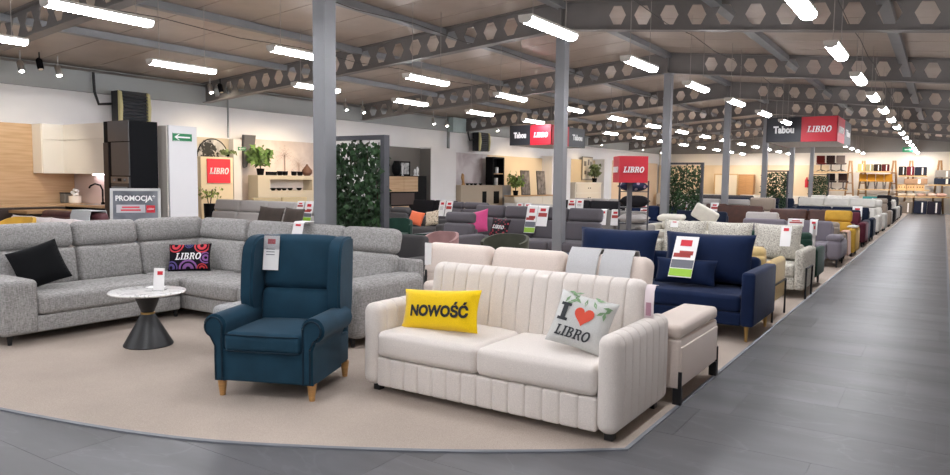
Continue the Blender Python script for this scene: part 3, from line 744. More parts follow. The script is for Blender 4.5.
# --- round table
t = thing('side_table', 'round marble-top table on a black hourglass base', 'table', -6.18, 3.88, CZ)
obj('table_top', lathe([(0.315, 0.492), (0.335, 0.498), (0.34, 0.506), (0.335, 0.514), (0.31, 0.518)], 48), mat('marble', 'eceae8', 0.2, 'b4b2b0'), t, sharp=60)
obj('base', lathe([(0.215, 0), (0.22, 0.01), (0.06, 0.296)], 40), mat('plain', '16171a', 0.4), t, sharp=50)
obj('neck', lathe([(0.055, 0.313), (0.125, 0.492)], 40), mat('plain', '16171a', 0.4), t, sharp=50)
obj('ring', lathe([(0.058, 0.294), (0.063, 0.298), (0.063, 0.311), (0.058, 0.315)], 32), M_GOLD, t, sharp=50)
t = thing('tag_stand', 'leaning white card with red logo standing on the marble table', 'price card', -6.08, 3.93, CZ+0.519, 33)
obj('card', rot(box(0, 0, 0, 0.10, 0.004, 0.21), 'X', -8), M_CARD, t, sharp=0); obj('logo', rot(box(0.01, -0.003, 0.145, 0.05, 0.002, 0.035), 'X', -8), M_LOGO, t, sharp=0)
obj('foot', box(0, 0.03, 0, 0.10, 0.09, 0.004), mat('glass', 'f0f0f2', 0.1), t, sharp=0)
t = obj('leaflet', rot(box(0, 0, 0, 0.15, 0.1, 0.003), 'Z', 20), M_CARD, loc=(-6.28, 4.03, CZ+0.519), sharp=0); tag(t, 'flat white leaflet lying on the marble table', 'leaflet')

# ================================================================== MID GROUND, ALONG THE AISLE
M_NAVY = mat('velvet', '0f2041', 0.8); M_NAVY2 = mat('velvet', '161f33', 0.8); M_MUST = mat('velvet', 'c39a3e', 0.8); M_MUSTL = mat('fabric', 'd9bd82', 0.9)
M_SPECK = mat('boucle', 'd6d2c8', 0.95, '8f8a80'); M_GREEN = mat('velvet', '1f3a30', 0.8); M_LILAC = mat('fabric', '7d7780', 0.9)
M_CHAR = mat('fabric', '4a4849', 0.9); M_DGREY = mat('fabric', '5f5b60', 0.9); M_LGREY = mat('fabric', 'b3aeab', 0.9); M_BROWN = mat('leather', '4c2a1f', 0.5)
M_BURG = mat('velvet', '5e2a36', 0.8); M_WLEA = mat('leather', 'd8d5ce', 0.45); M_BLKF = mat('fabric', '232226', 0.9); M_TAUPE = mat('fabric', '9a8d80', 0.9)
M_ROSE = mat('velvet', 'a3807e', 0.8); M_OLIVE = mat('velvet', '4a4b40', 0.8); M_SALM = mat('fabric', 'dcae98', 0.9)

# blue sofa
t = sofa('royal blue velvet sofa on brass legs with a large promotion tag', -2.67, 7.86, 0, 2.36, 1.10, M_NAVY, sh=0.46, ah=0.70, aw=0.13, bh=0.78, bt=0.26,
         n=1, leg='taper', legm=M_GOLD, lh=0.16, ar=0.03, puff=0.01)
for k, (x, lb) in enumerate(((-3.20, 'left'), (-2.135, 'right'))):
    cushion('cushion', 'big royal blue back cushion, %s one on the blue sofa' % lb, x, 7.93, 0.505, 0, 0.98, 0.55, 0.28, M_NAVY, 14, 0, group='blue sofa back cushions')
cushion('cushion', 'small blue lumbar cushion in front of the blue sofa back', -2.30, 7.70, 0.495, 0, 0.66, 0.28, 0.14, M_NAVY, 16, 0)
price_tag('tall promotion tag with red sofa picture and green strip on the blue cushion', -2.32, 7.86, 1.0, 0, 0.25, 0.50, -33, 2)
# mustard armchair behind it
t = sofa('mustard armchair with black metal frame behind the blue sofa', -1.99, 8.98, 180, 0.86, 0.84, M_MUSTL, 'armchair', 'armchair', ah=0.70, aw=0.1, bh=0.85, n=1, leg='none', lh=0.2)
for s in (-1, 1): obj('metal_frame', tube([(s*0.44, -0.38, 0), (s*0.44, -0.38, 0.42), (s*0.44, 0.38, 0.42), (s*0.44, 0.38, 0)], 0.013), M_LEG, t)
cushion('cushion', 'brown round-edged cushion on the mustard armchair', -1.95, 8.98, 0.47, 180, 0.45, 0.4, 0.14, M_TAUPE, 12)
# speckled boucle sofa
t = sofa('speckled cream boucle sofa with black metal side frames', -2.68, 11.08, 0, 2.32, 1.04, M_SPECK, sh=0.46, ah=0.67, aw=0.13, bh=0.70, bt=0.26, n=3, leg='none', lh=0.12, ar=0.04)
for s in (-1, 1): obj('side_frame', tube([(s*1.172, -0.42, 0), (s*1.172, -0.42, 0.42), (s*1.172, 0.10, 0.42), (s*1.172, 0.10, 0)], 0.016, 8), M_LEG, t)
for k, lb in enumerate(('left', 'middle', 'right')):
    cushion('cushion', 'speckled cream back cushion, %s of three on the boucle sofa' % lb, -3.363+0.683*k, 11.13, 0.495, 0, 0.675, 0.52, 0.22, M_SPECK, 13, 0, group='boucle back cushions')
price_tag('white tag with red logo on the right boucle cushion', -1.85, 11.06, 0.98, 0, 0.14, 0.3, -20, 3)
price_tag('small red and white tag on the left boucle cushion', -3.5, 11.12, 0.985, 0, 0.12, 0.1, -20, 3)
# dark green sofa
sofa('dark green velvet sofa with black legs backing onto the boucle sofa', -2.4, 12.22, 180, 1.75, 0.85, M_GREEN, ah=0.6, aw=0.1, bh=0.84, leg='taper', lh=0.16, n=2)
price_tag('white tag on the edge of the dark green sofa', -1.62, 12.05, 0.98, 80, 0.14, 0.34, 0, 3)
# lilac grey sofa
t = sofa('lilac grey sofa with soft arm pads and red tag', -2.66, 15.5, 0, 2.25, 1.05, M_LILAC, sh=0.44, ah=0.52, aw=0.26, bh=0.84, n=2, lh=0.14, leg='taper', ar=0.09, lean=8)
for s in (-1, 1): obj('arm_pad', rbox(s*0.985, -0.28, 0.50, 0.27, 0.46, 0.11, 0.05, (0, 0, 0.02)), M_LILAC, t)
hang(t, 'red and white folded tag lying on the lilac grey sofa back', 797, 1, 0.3, 0.14)
hang(t, 'white tag at the right end of the lilac grey sofa', 815, 3, 0.14, 0.30)
# salmon throw over a taupe armchair
sofa('taupe armchair facing away under a salmon throw', -2.03, 16.62, 180, 0.85, 0.82, M_TAUPE, 'armchair', 'armchair', n=1, ah=0.58, bh=0.8, leg='taper', lh=0.14, aw=0.12)
th_ = rot(sheet([(-1.745, 0.47), (-1.738, 0.60), (-1.70, 0.612), (-1.63, 0.612), (-1.592, 0.60), (-1.58, 0.4), (-1.572, 0.13)], -17.0, -16.44, 0.012), 'Z', -90)
tag(obj('throw', th_, M_SALM, sharp=60), 'salmon pink fringed throw hanging over the taupe armchair arm', 'throw')
# mustard recliner
t = sofa('mustard velvet recliner with pale arm pads beside the aisle', -1.98, 18.0, 0, 0.9, 0.98, M_MUST, 'armchair', 'recliner', n=1, ah=0.62, aw=0.16, bh=0.72, head=0.26, lh=0.08)
obj('front_panel', rbox(0, -0.46, 0.1, 0.56, 0.06, 0.28, 0.02), M_MUST, t)
tag(obj('arm_cover', rbox(-1.62, 17.85, 0.645, 0.2, 0.5, 0.03, 0.01), mat('fabric', 'cfcdc8', 0.9)), 'pale cloth on the arm of the mustard recliner', 'cloth')
# brown leather sofas
sofa('dark brown leather sofa behind the mustard recliner', -2.85, 19.6, 0, 2.2, 0.95, M_BROWN, n=2, bh=0.93, ah=0.6, lh=0.08)
sofa('dark brown leather sofa left of the grey cover sofa', -4.75, 20.6, 0, 1.6, 0.95, M_BROWN, n=1, bh=0.95, ah=0.6, lh=0.08)
tr = sofa('brown leather armchair with striped tags', atY(715, 200, 21.9)[0], 21.8, 0, 1.0, 0.95, M_BROWN, 'armchair', 'armchair', n=1, bh=0.95, ah=0.6)
sofa('light grey sofa under pale covers between the brown sofas', -3.55, 17.6, 0, 1.1, 0.9, M_LGREY, n=1, bh=0.90, ah=0.58)
sofa('burgundy velvet armchair beside the aisle', -1.97, 20.7, 0, 0.82, 0.85, M_BURG, 'armchair', 'armchair', n=1, bh=0.86, ah=0.62, leg='taper', lh=0.12)
sofa('navy sofa with its back to the camera behind the burgundy armchair', -2.75, 21.75, 180, 2.3, 0.95, M_NAVY2, n=2, bh=0.9, ah=0.62)
t = sofa('dark navy sofa with rounded arms and white tag', -2.7, 23.0, 0, 2.3, 1.0, M_NAVY2, n=2, bh=0.92, ah=0.64, ar=0.09)
hang(t, 'white tag on the dark navy sofa back', 858, 3, 0.25, 0.36)
sofa('long navy sofa with high back behind the round grey headrest', -5.6, 25.6, 0, 2.3, 1.0, M_NAVY2, n=2, bh=0.86, head=0.22, ah=0.62)
sofa('white leather sofa with three tall headrests', -2.95, 26.2, 0, 2.7, 1.0, M_WLEA, n=3, bh=0.82, head=0.30, ah=0.6)
sofa('white leather armchair next to the aisle', -2.0, 28.2, 0, 0.9, 0.9, M_WLEA, 'armchair', 'armchair', n=1, bh=0.8, head=0.26, ah=0.6)
sofa('white leather sofa in the far aisle row', -3.6, 29.8, 0, 2.2, 0.95, M_WLEA, n=2, bh=0.8, head=0.26)
sofa('taupe recliner far along the aisle', -2.0, 31.2, 0, 0.9, 0.9, M_TAUPE, 'armchair', 'recliner', n=1, bh=0.85, head=0.2, ah=0.6)
sofa('black recliner far along the aisle', -2.0, 33.6, 0, 0.9, 0.9, M_BLKF, 'armchair', 'recliner', n=1, bh=0.9, head=0.25, ah=0.6)
sofa('light grey armchair far along the aisle', -2.0, 35.6, 0, 0.85, 0.85, M_LGREY, 'armchair', 'armchair', n=1, bh=0.9, ah=0.6)
sofa('white armchair at the far end of the aisle', -2.0, 37.6, 0, 0.85, 0.85, M_WLEA, 'armchair', 'armchair', n=1, bh=0.9, ah=0.6)
sofa('dark grey armchair last before the far shelves', -2.0, 39.6, 0, 0.85, 0.85, M_CHAR, 'armchair', 'armchair', n=1, bh=1.0, ah=0.6)

# ---------------------------------------------------------------- middle of the hall
sofa('charcoal armchair behind the tall ivy screen', -5.92, 7.05, 0, 1.05, 0.95, M_CHAR, 'armchair', 'armchair', n=1, ah=0.60, aw=0.17, bh=0.86, ar=0.03)
def shell_chair(label, x, y, rz, m, w=0.62, h=0.8):
    t = thing('shell_chair', label, 'chair', x, y, CZ, rz)
    obj('seat', rbox(0, -0.03, 0.40, w*0.86, 0.52, 0.11, 0.05, (0, 0, 0.02)), m, t)
    V, F = [], []; n = 14; R_ = [(0.0, 0.40), (0.6, h*0.75), (1.0, h)]
    for j, z in enumerate(np.linspace(0.38, h, 7)):
        for i in range(n+1):
            a = math.radians(-25+230*i/n); e = abs(i/n-0.5)*2
            zz = 0.38+(z-0.38)*(1-0.45*max(0, e-0.35)); r = w/2*(0.94+0.1*(z-0.38))
            for rr in (r, r-0.045): V.append((rr*math.cos(a), rr*math.sin(a)*0.85-0.02, zz))
    S_ = 2*(n+1)
    for j in range(6):
        for i in range(n):
            a = j*S_+2*i; F += [(a, a+2, a+S_+2, a+S_), (a+1, a+S_+1, a+S_+3, a+3)]
    for i in range(n): a = 6*S_+2*i; F.append((a, a+2, a+3, a+1)); b = 2*i; F.append((b, b+1, b+3, b+2))
    for j in range(6):
        a = j*S_; F.append((a, a+S_, a+S_+1, a+1)); b = a+2*n; F.append((b, b+1, b+S_+1, b+S_))
    obj('backrest', G(V, F), m, t, sharp=50)
    for sx in (-1, 1):
        for sy in (-1, 1): obj('leg', tube([(sx*w*0.42, sy*0.26, 0), (sx*w*0.3, sy*0.18, 0.41)], 0.013), M_LEG, t)
    return t
shell_chair('dusty pink velvet shell chair behind the cream headrests', -6.22, 8.6, 0, M_ROSE, 0.62, 0.80)
shell_chair('dark olive velvet shell chair beside the pink one', -5.48, 9.25, 0, M_OLIVE, 0.78, 0.76)
shell_chair('dark green velvet chair beyond the ivy screen', -9.0, 11.0, 30, M_GREEN, 0.62, 0.80)
shell_chair('dark green low chair before the charcoal recliner', -6.9, 9.0, 10, M_GREEN, 0.62, 0.70)
t = sofa('dark grey recliner with thick headrest beside the pink chair', -7.45, 10.55, 0, 1.0, 1.0, M_DGREY, 'recliner', 'recliner', n=1, bh=0.78, head=0.20, ah=0.6, hlean=4)
t = sofa('long dark grey sofa with four headrests and a pink cushion', -6.85, 12.35, 0, 3.2, 1.0, M_DGREY, n=4, bh=0.80, head=0.26, ah=0.6, aw=0.16)
cushion('cushion', 'bright pink cushion with white lettering on the dark grey sofa', -7.80, 11.97, 0.52, -5, 0.50, 0.48, 0.15, mat('fabric', 'c4487e', 0.9), 20, -14)
cu = cushion('cushion', 'black printed cushion with white word beside the pink cushion', -7.28, 12.0, 0.475, 0, 0.42, 0.38, 0.12, mat('pattern', '1a161c', 0.9, '9c3644', 16), 20, 4)
print_on(cu, 'lettering', letters('slab', 0.26, 0.075, 0.002), M_WHITE)
hang(t, 'large double sheet tag with green strip on the long dark grey sofa', 533, 2, 0.24, 0.55)
hang(t, 'second tag with red picture on the long dark grey sofa', 544, 1, 0.24, 0.40)
sofa('black sofa with orange cushion by the sideboard', -12.9, 17.2, 0, 2.0, 1.0, M_BLKF, n=2, bh=0.95, ah=0.6)
sofa('charcoal sofa with low backs left of the orange cushion', -11.68, 13.6, 0, 1.5, 1.0, M_CHAR, n=2, bh=0.74, head=0.2, ah=0.6, hlean=60)
cushion('cushion', 'orange cushion on the dark seat beside the black sofa', -10.44, 13.4, 0.5, 0, 0.42, 0.34, 0.14, mat('fabric', 'e0704a', 0.9), 20, 8)
cushion('cushion', 'leopard print cushion beside the orange cushion', -9.96, 13.38, 0.515, 0, 0.36, 0.36, 0.13, mat('pattern', 'c8b8a2', 0.9, '2a2422', 30), 20, -12)
sofa('dark sofa carrying the orange and leopard cushions', -10.2, 13.7, 0, 1.3, 0.95, M_CHAR, n=1, bh=0.62, ah=0.55)
t = sofa('grey sofa carrying two tall tags near the black sofa', -10.78, 15.6, 0, 1.9, 1.0, M_DGREY, n=2, bh=0.8, head=0.18)
hang(t, 'white tag with red logo on the grey sofa, left of a pair', 443, 0, 0.2, 0.42)
hang(t, 'white tag with red picture on the grey sofa, right of a pair', 450, 1, 0.22, 0.42)
tl = sofa('light grey low sofa in front of the beige sideboard', -10.8, 20.2, 0, 3.2, 0.95, M_LGREY, n=3, bh=0.82)
t = sofa('mid grey sofa with white tags behind the blue sofa', -6.4, 15.6, 0, 1.8, 1.0, mat('fabric', '8c8884', 0.9), n=2, bh=0.9, ah=0.6)
hang(t, 'white tag with red logo on the mid grey sofa back', 604, 0, 0.17, 0.36)
hang(t, 'white tag with red picture on the mid grey sofa back', 616, 1, 0.2, 0.36)
t = sofa('cream leather recliner sofa with raised and folded headrests', -5.05, 16.9, 0, 1.7, 0.95, mat('leather', 'd9d4c8', 0.5), n=2, bh=0.66, ah=0.58)
obj('headrest', rot(rbox(-0.35, 0.1, 0.66, 0.62, 0.34, 0.13, 0.06, (0, 0, .01)), 'X', 8), mat('leather', 'd9d4c8', 0.5), t)
obj('headrest', rot(rbox(0.33, 0.16, 0.66, 0.6, 0.13, 0.36, 0.06), 'Y', 28, (0.33, 0, 0.7)), mat('leather', 'd9d4c8', 0.5), t)
tb = sofa('royal blue sofa with low back behind the cream recliner', -6.9, 20.15, 0, 2.4, 0.95, M_NAVY, n=2, bh=0.88)
sofa('navy sofa in front of the second ivy screen', -4.98, 17.72, 0, 1.6, 0.7, M_NAVY2, n=2, bh=0.88)
tk = sofa('black sofa with heap of cushions left of the red cube sign', -8.6, 19.0, 0, 2.4, 1.0, M_BLKF, n=2, bh=1.02)
sofa('light grey sofa with tall backs behind the brown leather sofa', -6.1, 23.8, 0, 2.2, 0.95, M_LGREY, n=2, bh=0.85, head=0.2)
sofa('dark grey sofa far behind the third column', -7.2, 28.6, 0, 2.6, 0.95, M_CHAR, n=2, bh=0.9, head=0.2)
t = sofa('rounded beige armchair with tall back in the middle rows', -4.55, 22.6, 0, 1.1, 0.9, M_TAUPE, 'armchair', 'armchair', n=1, bh=0.74, head=0.40, hlean=6, puff=0.03)
sofa('light grey sofa far back near the fourth column', -8.6, 31.5, 0, 2.4, 0.95, M_LGREY, n=3, bh=0.9)
sofa('pale grey sofa in the far left rows', -11.5, 26.5, 0, 2.6, 0.95, M_LGREY, n=3, bh=0.88)
sofa('navy sofa far back behind the white leather sofas', -6.3, 32.6, 0, 2.4, 0.95, M_NAVY2, n=2, bh=0.95)
sofa('white sofa far back right of the navy one', -3.8, 33.2, 0, 2.2, 0.95, M_WLEA, n=3, bh=0.8, head=0.3)
sofa('charcoal sofa far back before the fourth ivy screen', -4.6, 36.5, 0, 2.6, 0.95, M_CHAR, n=2, bh=0.95)
sofa('dark sofa far back between the columns', -9.4, 37.5, 0, 2.6, 0.95, M_BLKF, n=2, bh=0.95)
for tt, px, st, lb in ((tb, 688, 0, 'on the blue sofa by the second ivy screen'), (tr, 715, 1, 'on the brown leather armchair'), (tb, 645, 2, 'with green strip beyond the sign post'), (tl, 520, 2, 'with green strip left of the second column'),
                       (tl, 528, 1, 'left of the second column'), (tk, 572, 1, 'on the black sofa, left one'), (tk, 580, 0, 'on the black sofa, right one')):
    hang(tt, 'white and red tag ' + lb, px, st, 0.24, 0.33)

# ---------------------------------------------------------------- left, behind the corner sofa
t = sofa('light grey sofa with headrests behind the grey corner sofa', -12.35, 10.2, 0, 3.9, 1.05, M_LGREY, n=4, bh=0.80, head=0.27, ah=0.6)
sofa('pale grey chaise sofa beside the white partition', -13.9, 9.0, 0, 1.5, 0.9, M_LGREY, n=1, bh=0.72, head=0.14, hlean=50)
for k, (x, r, lb) in enumerate(((-11.58, 0, 'left'), (-10.75, 25, 'right'))):
    cushion('cushion', 'dark brown velvet cushion leaning on the light grey sofa, %s one' % lb, x-0.15*k, 9.95+0.0*k, 0.5, 0, 0.75-0.2*k, 0.5, 0.16, mat('velvet', '4c443f', 0.8), 16, 2)
hang(t, 'red and white tag on the light grey sofa, left', 301, 1, 0.2, 0.2)
hang(t, 'red and white tag on the light grey sofa, right', 310, 2, 0.24, 0.4)
t = sofa('white sofa with pinkish cushions behind the grey corner sofa', -12.2, 5.95, 0, 3.0, 0.85, mat('fabric', 'd9d0cc', 0.9), n=3, bh=0.70, ah=0.5)
for k in range(4):
    cushion('cushion', 'pale pinkish cushion on the white sofa, %s from the left' % ords[k], -13.19+0.66*k, 5.93, 0.485, 0, 0.65, 0.42, 0.18, mat('fabric', 'dcd3d2', 0.9), 12, 0, group='pinkish cushions on the white sofa')
sofa('burgundy leather sofa with a grey throw in front of the kitchen', -12.75, 6.95, 180, 2.3, 0.8, mat('leather', '50282e', 0.5), n=2, bh=0.95, ah=0.6)
tag(obj('throw', sheet([(6.505, 0.5), (6.505, 0.9), (6.53, 0.985), (6.78, 0.985), (6.86, 0.7)], -12.55, -11.95, 0.012), mat('fabric', 'b9bcbe', 0.9), sharp=60), 'light grey throw over the burgundy leather sofa', 'throw')
shell_chair('mustard shell chair at the far left edge', -11.2, 4.98, 20, M_MUST, 0.66, 0.96)
t = thing('dining_table', 'wooden dining table at the far left behind the mustard chair', 'table', -14.3, 6.9, CZ)
obj('table_top', box(0, 0, 0.86, 0.7, 0.9, 0.05), mat('wood', 'b08a5e', 0.5), t, sharp=0)
for sx in (-1, 1):
    for sy in (-1, 1): obj('leg', box(sx*0.28, sy*0.38, 0, 0.07, 0.07, 0.86), M_LEG, t, sharp=0)
# promotion poster on its stand
p = atY(135, 222, 5.63); t = thing('poster_stand', 'framed promotion poster stand behind the grey corner sofa', 'sign', p[0], 5.63, CZ, 52)
fr = mat('metal', 'b8b8b6', 0.4)
obj('poster', rot(box(0, 0, 0.42, 0.58, 0.012, 0.96), 'X', -6), mat('mural', '7c8088', 0.5, '4c4f57', 2), t, sharp=0)
for g in (box(-0.3, 0, 0.4, 0.035, 0.03, 1.0), box(0.3, 0, 0.4, 0.035, 0.03, 1.0), box(0, 0, 1.38, 0.635, 0.03, 0.035), box(0, 0, 0.4, 0.635, 0.03, 0.035)):
    obj('frame_bar', rot(g, 'X', -6), fr, t, sharp=0)
for s in (-1, 1): obj('leg', join(tube([(s*0.29, 0, 0.42), (s*0.29, -0.22, 0)], 0.012), tube([(s*0.29, -0.09, 1.0), (s*0.29, 0.34, 0)], 0.012)), fr, t)
obj('lettering', rot(mv(letters(('PROMOCJA*', 0.03), 0.50, 0.10, 0.002), 0, -0.008, 1.27), 'X', -6), M_WHITE, t, sharp=0)
obj('print_panel', rot(box(-0.06, -0.008, 1.08, 0.36, 0.002, 0.11), 'X', -6), mat('plain', 'b9b6bc', 0.5), t, sharp=0)
obj('print_line', rot(join(box(-0.06, -0.0095, 1.145, 0.22, 0.001, 0.02), box(-0.06, -0.0095, 1.105, 0.25, 0.001, 0.02)), 'X', -6), M_LOGO, t, sharp=0)
lg = obj('logo', rot(box(0.19, -0.008, 1.08, 0.11, 0.002, 0.10), 'X', -6), M_LOGO, t, sharp=0); obj('lettering', rot(mv(letters('slab', 0.085, 0.026, 0.001), 0.19, -0.0105, 1.13), 'X', -6), M_WHITE, lg, sharp=0)
obj('photo', rot(box(-0.07, -0.008, 0.74, 0.24, 0.002, 0.22), 'X', -6), mat('plain', 'a9a2a6', 0.6), t, sharp=0)
obj('photo_subject', rot(join(box(-0.07, -0.0095, 0.74, 0.18, 0.001, 0.1), box(-0.07, -0.0095, 0.84, 0.03, 0.001, 0.1)), 'X', -6), mat('plain', '6e4a46', 0.6), t, sharp=0)

# ================================================================== IVY SCREENS BY THE COLUMNS
M_IVY = mat('leaf', '2f4a2c', 0.55); M_FRAME = mat('plain', '45464c', 0.5); M_STEM = mat('plain', '3a2c20', 0.8)
def leaf(s):
    return G([(0, 0, 0), (-0.45*s, 0.1*s, 0.35*s), (-0.2*s, 0, 0.6*s), (0, 0.06*s, 1.0*s), (0.2*s, 0, 0.6*s), (0.45*s, 0.1*s, 0.35*s)], [(0, 3, 2, 1), (0, 5, 4, 3)])
def rnd_leaves(n, fn, s0, s1, seed):
    random.seed(seed); V = []; F = []
    for i in range(n):
        x, y, z = fn(); s = random.uniform(s0, s1); v, f = leaf(s)
        R = np.array(Matrix.Rotation(random.uniform(-0.9, 0.9), 3, 'X') @ Matrix.Rotation(random.uniform(0, 6.28), 3, 'Z') @ Matrix.Rotation(random.uniform(1.2, 5.0), 3, 'Y'))
        o = 6*i; V.append(v @ R.T + np.array([x, y, z])); F += [tuple(k+o for k in q) for q in f]
    return (np.concatenate(V), F)
for k, (Y_, n, lab) in enumerate(((6.32, 2600, 'ivy screen in a dark grey frame beside the nearest column'), (18.3, 1900, 'ivy screen in a dark frame beside the third column'),
                                  (30.2, 1900, 'ivy screen beside the fifth column'), (42.2, 2100, 'ivy screen far back beside the seventh column'))):
    t = thing('ivy_screen', lab, 'plant screen', -5.83 if k == 0 else -5.57, Y_, CZ, 0, 'ivy screens beside the columns')
    w, h, dp = 1.0, 2.08, 0.09
    for s in (-1, 1): obj('frame_post', box(s*(w/2-0.03), 0, 0, 0.06, dp, h), M_FRAME, t, sharp=0)
    obj('frame_rail', box(0, 0, h-0.05, w-0.12, dp, 0.05), M_FRAME, t, sharp=0); obj('frame_rail', box(0, 0, 0, w-0.12, dp, 0.5), M_FRAME, t, sharp=0)
    for j in range(6): obj('stem', tube([(-0.38+0.15*j+0.02*math.sin(j+q*1.3), 0.01*math.cos(q), 0.5+q*0.25) for q in range(7)], 0.006, 5), M_STEM, t)
    obj('ivy', rnd_leaves(n, lambda: (max(-0.52, min(0.44, random.uniform(-0.45, 0.45)+random.gauss(0, 0.04))), random.gauss(0, 0.05), min(2.03, random.triangular(0.45, 2.05, 1.2) if random.random() < 0.35 else random.uniform(0.45, 2.0))), 0.05, 0.10, 11+k), M_IVY, t, sharp=0, kind='stuff')

# ================================================================== SIGNS
def sign_face(parent, name, x0, x1, z0, z1, y, m, txt, tw, th_):
    f = obj(name, box((x0+x1)/2, y+0.01, z0, x1-x0, 0.02, z1-z0), m, parent, sharp=0)
    obj('lettering', mv(letters(txt, tw, th_, 0.012), (x0+x1)/2, y, (z0+z1)/2), M_WHITE, f, sharp=0)
def box_sign(label, x0, x1, y0, y1, z0, z1):
    """hanging four-sided box sign; each side half dark, half red"""
    t = thing('box_sign', label, 'sign', (x0+x1)/2, (y0+y1)/2, z0)
    w, d, h = x1-x0, y1-y0, z1-z0
    obj('underside', box(0, 0, 0, w-0.04, d-0.04, 0.02), mat('plain', 'c9c6c2', 0.6), t, sharp=0)
    obj('top_cover', box(0, 0, h-0.03, w-0.05, d-0.05, 0.02), M_ANTH, t, sharp=0)
    def face(g0, g1, m, txt, tw, hh, rz, off, nm):
        f = obj(nm, rot(box((g0+g1)/2, -off+0.012, 0, g1-g0, 0.024, h), 'Z', rz), m, t, sharp=0)
        obj('lettering', rot(mv(letters(txt, tw, hh, 0.015), (g0+g1)/2, -off, h/2), 'Z', rz), M_WHITE, f, sharp=0)
    for rz, ww, dd, dark_first in ((0, w, d, True), (90, d, w, False), (180, w, d, True), (270, d, w, False)):
        a, b = (-ww/2, 0), (0, ww/2)
        if not dark_first: a, b = b, a
        face(a[0], a[1], M_ANTH, ('Tabou', 0.045), ww*0.30, h*0.30, rz, dd/2, 'dark_panel'); face(b[0], b[1], M_RED, 'slab', ww*0.34, h*0.26, rz, dd/2, 'red_panel')
    for sx in (-1, 1):
        for sy in (-1, 1): obj('suspension_wire', tube([(sx*w*0.4, sy*d*0.4, h), (sx*w*0.4, sy*d*0.4, roof((x0+x1)/2+sx*w*0.4)-z0)], 0.006, 5), M_WIRE, t)
box_sign('hanging box sign with dark and red sides over the aisle rows', -4.74, -2.73, 24.0, 27.6, 2.87, 3.63)
box_sign('hanging box sign with dark and red sides behind the second column', -11.74, -10.25, 20.0, 22.5, 2.70, 3.33)
# red cube on a post
t = thing('post_sign', 'red cube sign with white lettering on a grey post', 'sign', -5.36, 14.0, CZ, 34)
obj('post', box(0, 0.0, 0, 0.09, 0.09, 1.56), mat('plain', '55555b', 0.5), t, sharp=0); obj('base', box(0, 0, 0, 0.4, 0.4, 0.012), mat('plain', '55555b', 0.5), t, sharp=0)
cb = obj('cube', box(0, 0, 1.56, 0.58, 0.58, 0.53), M_RED, t, sharp=0)
obj('lettering', mv(letters('slab', 0.42, 0.12, 0.02), 0, -0.291, 1.82), M_WHITE, cb, sharp=0)
obj('lettering', rot(mv(letters('slab', 0.42, 0.12, 0.02), 0, -0.291, 1.82), 'Z', -90), M_WHITE, cb, sharp=0)
# rack with a pile of cushions behind the post
t = thing('cushion_rack', 'metal rack holding a pile of cushions behind the red cube sign', 'rack', -5.55, 14.75, CZ, 20)
for sx in (-1, 1):
    for sy in (-1, 1): obj('post', box(sx*0.3, sy*0.24, 0, 0.03, 0.03, 1.6), M_FRAME, t, sharp=0)
for z in (0.3, 0.68, 1.02, 1.36): obj('shelf', box(0, 0, z, 0.57, 0.45, 0.015), M_FRAME, t, sharp=0)
def flat_cushion(label, x, y, z, rz, w, d, th, m, group=None):
    o = thing('cushion', label, 'cushion', x, y, z, rz, group); g = rot(pillow(w, d, th), 'X', -90); obj('cover', mv(g, 0, -d/2, th/2), m, o, sharp=60); return o
flat_cushion('floral navy and pink cushion on top of the rack', -5.55, 14.68, 1.395, 30, 0.60, 0.46, 0.2, mat('pattern', '26304e', 0.9, 'b9a0b4', 9))
flat_cushion('black cushion in the upper part of the rack', -5.5, 14.68, 1.055, 15, 0.62, 0.5, 0.24, M_BLKF)
flat_cushion('light grey cushion in the middle of the rack', -5.5, 14.66, 0.715, 10, 0.62, 0.5, 0.2, M_LGREY)
flat_cushion('charcoal cushion at the bottom of the rack', -5.45, 14.66, 0.335, 25, 0.62, 0.5, 0.24, M_CHAR)

# ================================================================== KITCHEN DISPLAY
M_KBLK = mat('matte', '101114', 0.6); M_KGR = mat('plain', '4c4a4c', 0.3); M_KBR = mat('plain', '3b302c', 0.5); M_KCR = mat('plain', 'f0ebe0', 0.25); M_KOAK = mat('wood', 'cfae88', 0.5, 'bd9a72', 1.5)
t = thing('tall_cabinet', 'black tall kitchen cabinet with built-in oven', 'cabinet', -13.03, 7.92, CZ)
obj('body', box(0, 0, 0, 0.86, 0.56, 2.6), M_KBLK, t, sharp=0)
obj('door', box(0.08, -0.29, 2.22, 0.68, 0.02, 0.38), M_KGR, t, sharp=0); obj('door', box(-0.35, -0.29, 0.1, 0.15, 0.02, 2.1), M_KBR, t, sharp=0)
obj('door', box(0.13, -0.29, 1.58, 0.58, 0.02, 0.62), M_KGR, t, sharp=0); dr = obj('drawer', box(0.13, -0.29, 0.1, 0.58, 0.02, 0.75), M_KGR, t, sharp=0)
obj('handle', box(0.13, -0.31, 0.78, 0.4, 0.02, 0.02), M_TRIM, dr, sharp=0)
ov = obj('oven', box(0.13, -0.295, 0.87, 0.58, 0.03, 0.69), mat('plain', '3f3e40', 0.15), t, sharp=0)
obj('control_panel', box(0.13, -0.313, 1.44, 0.58, 0.01, 0.12), mat('metal', '8a8888', 0.35), ov, sharp=0)
obj('clock', box(0.13, -0.32, 1.47, 0.12, 0.006, 0.06), M_BLK, ov, sharp=0)
for s in (-1, 1): obj('knob', rot(cyl(0, 0, 0, 0.025, 0.025), 'X', 90), M_TRIM, ov, (0.13+s*0.17, -0.318, 1.5))
obj('handle', tube([(-0.12, -0.33, 1.36), (0.38, -0.33, 1.36)], 0.012), M_TRIM, ov)
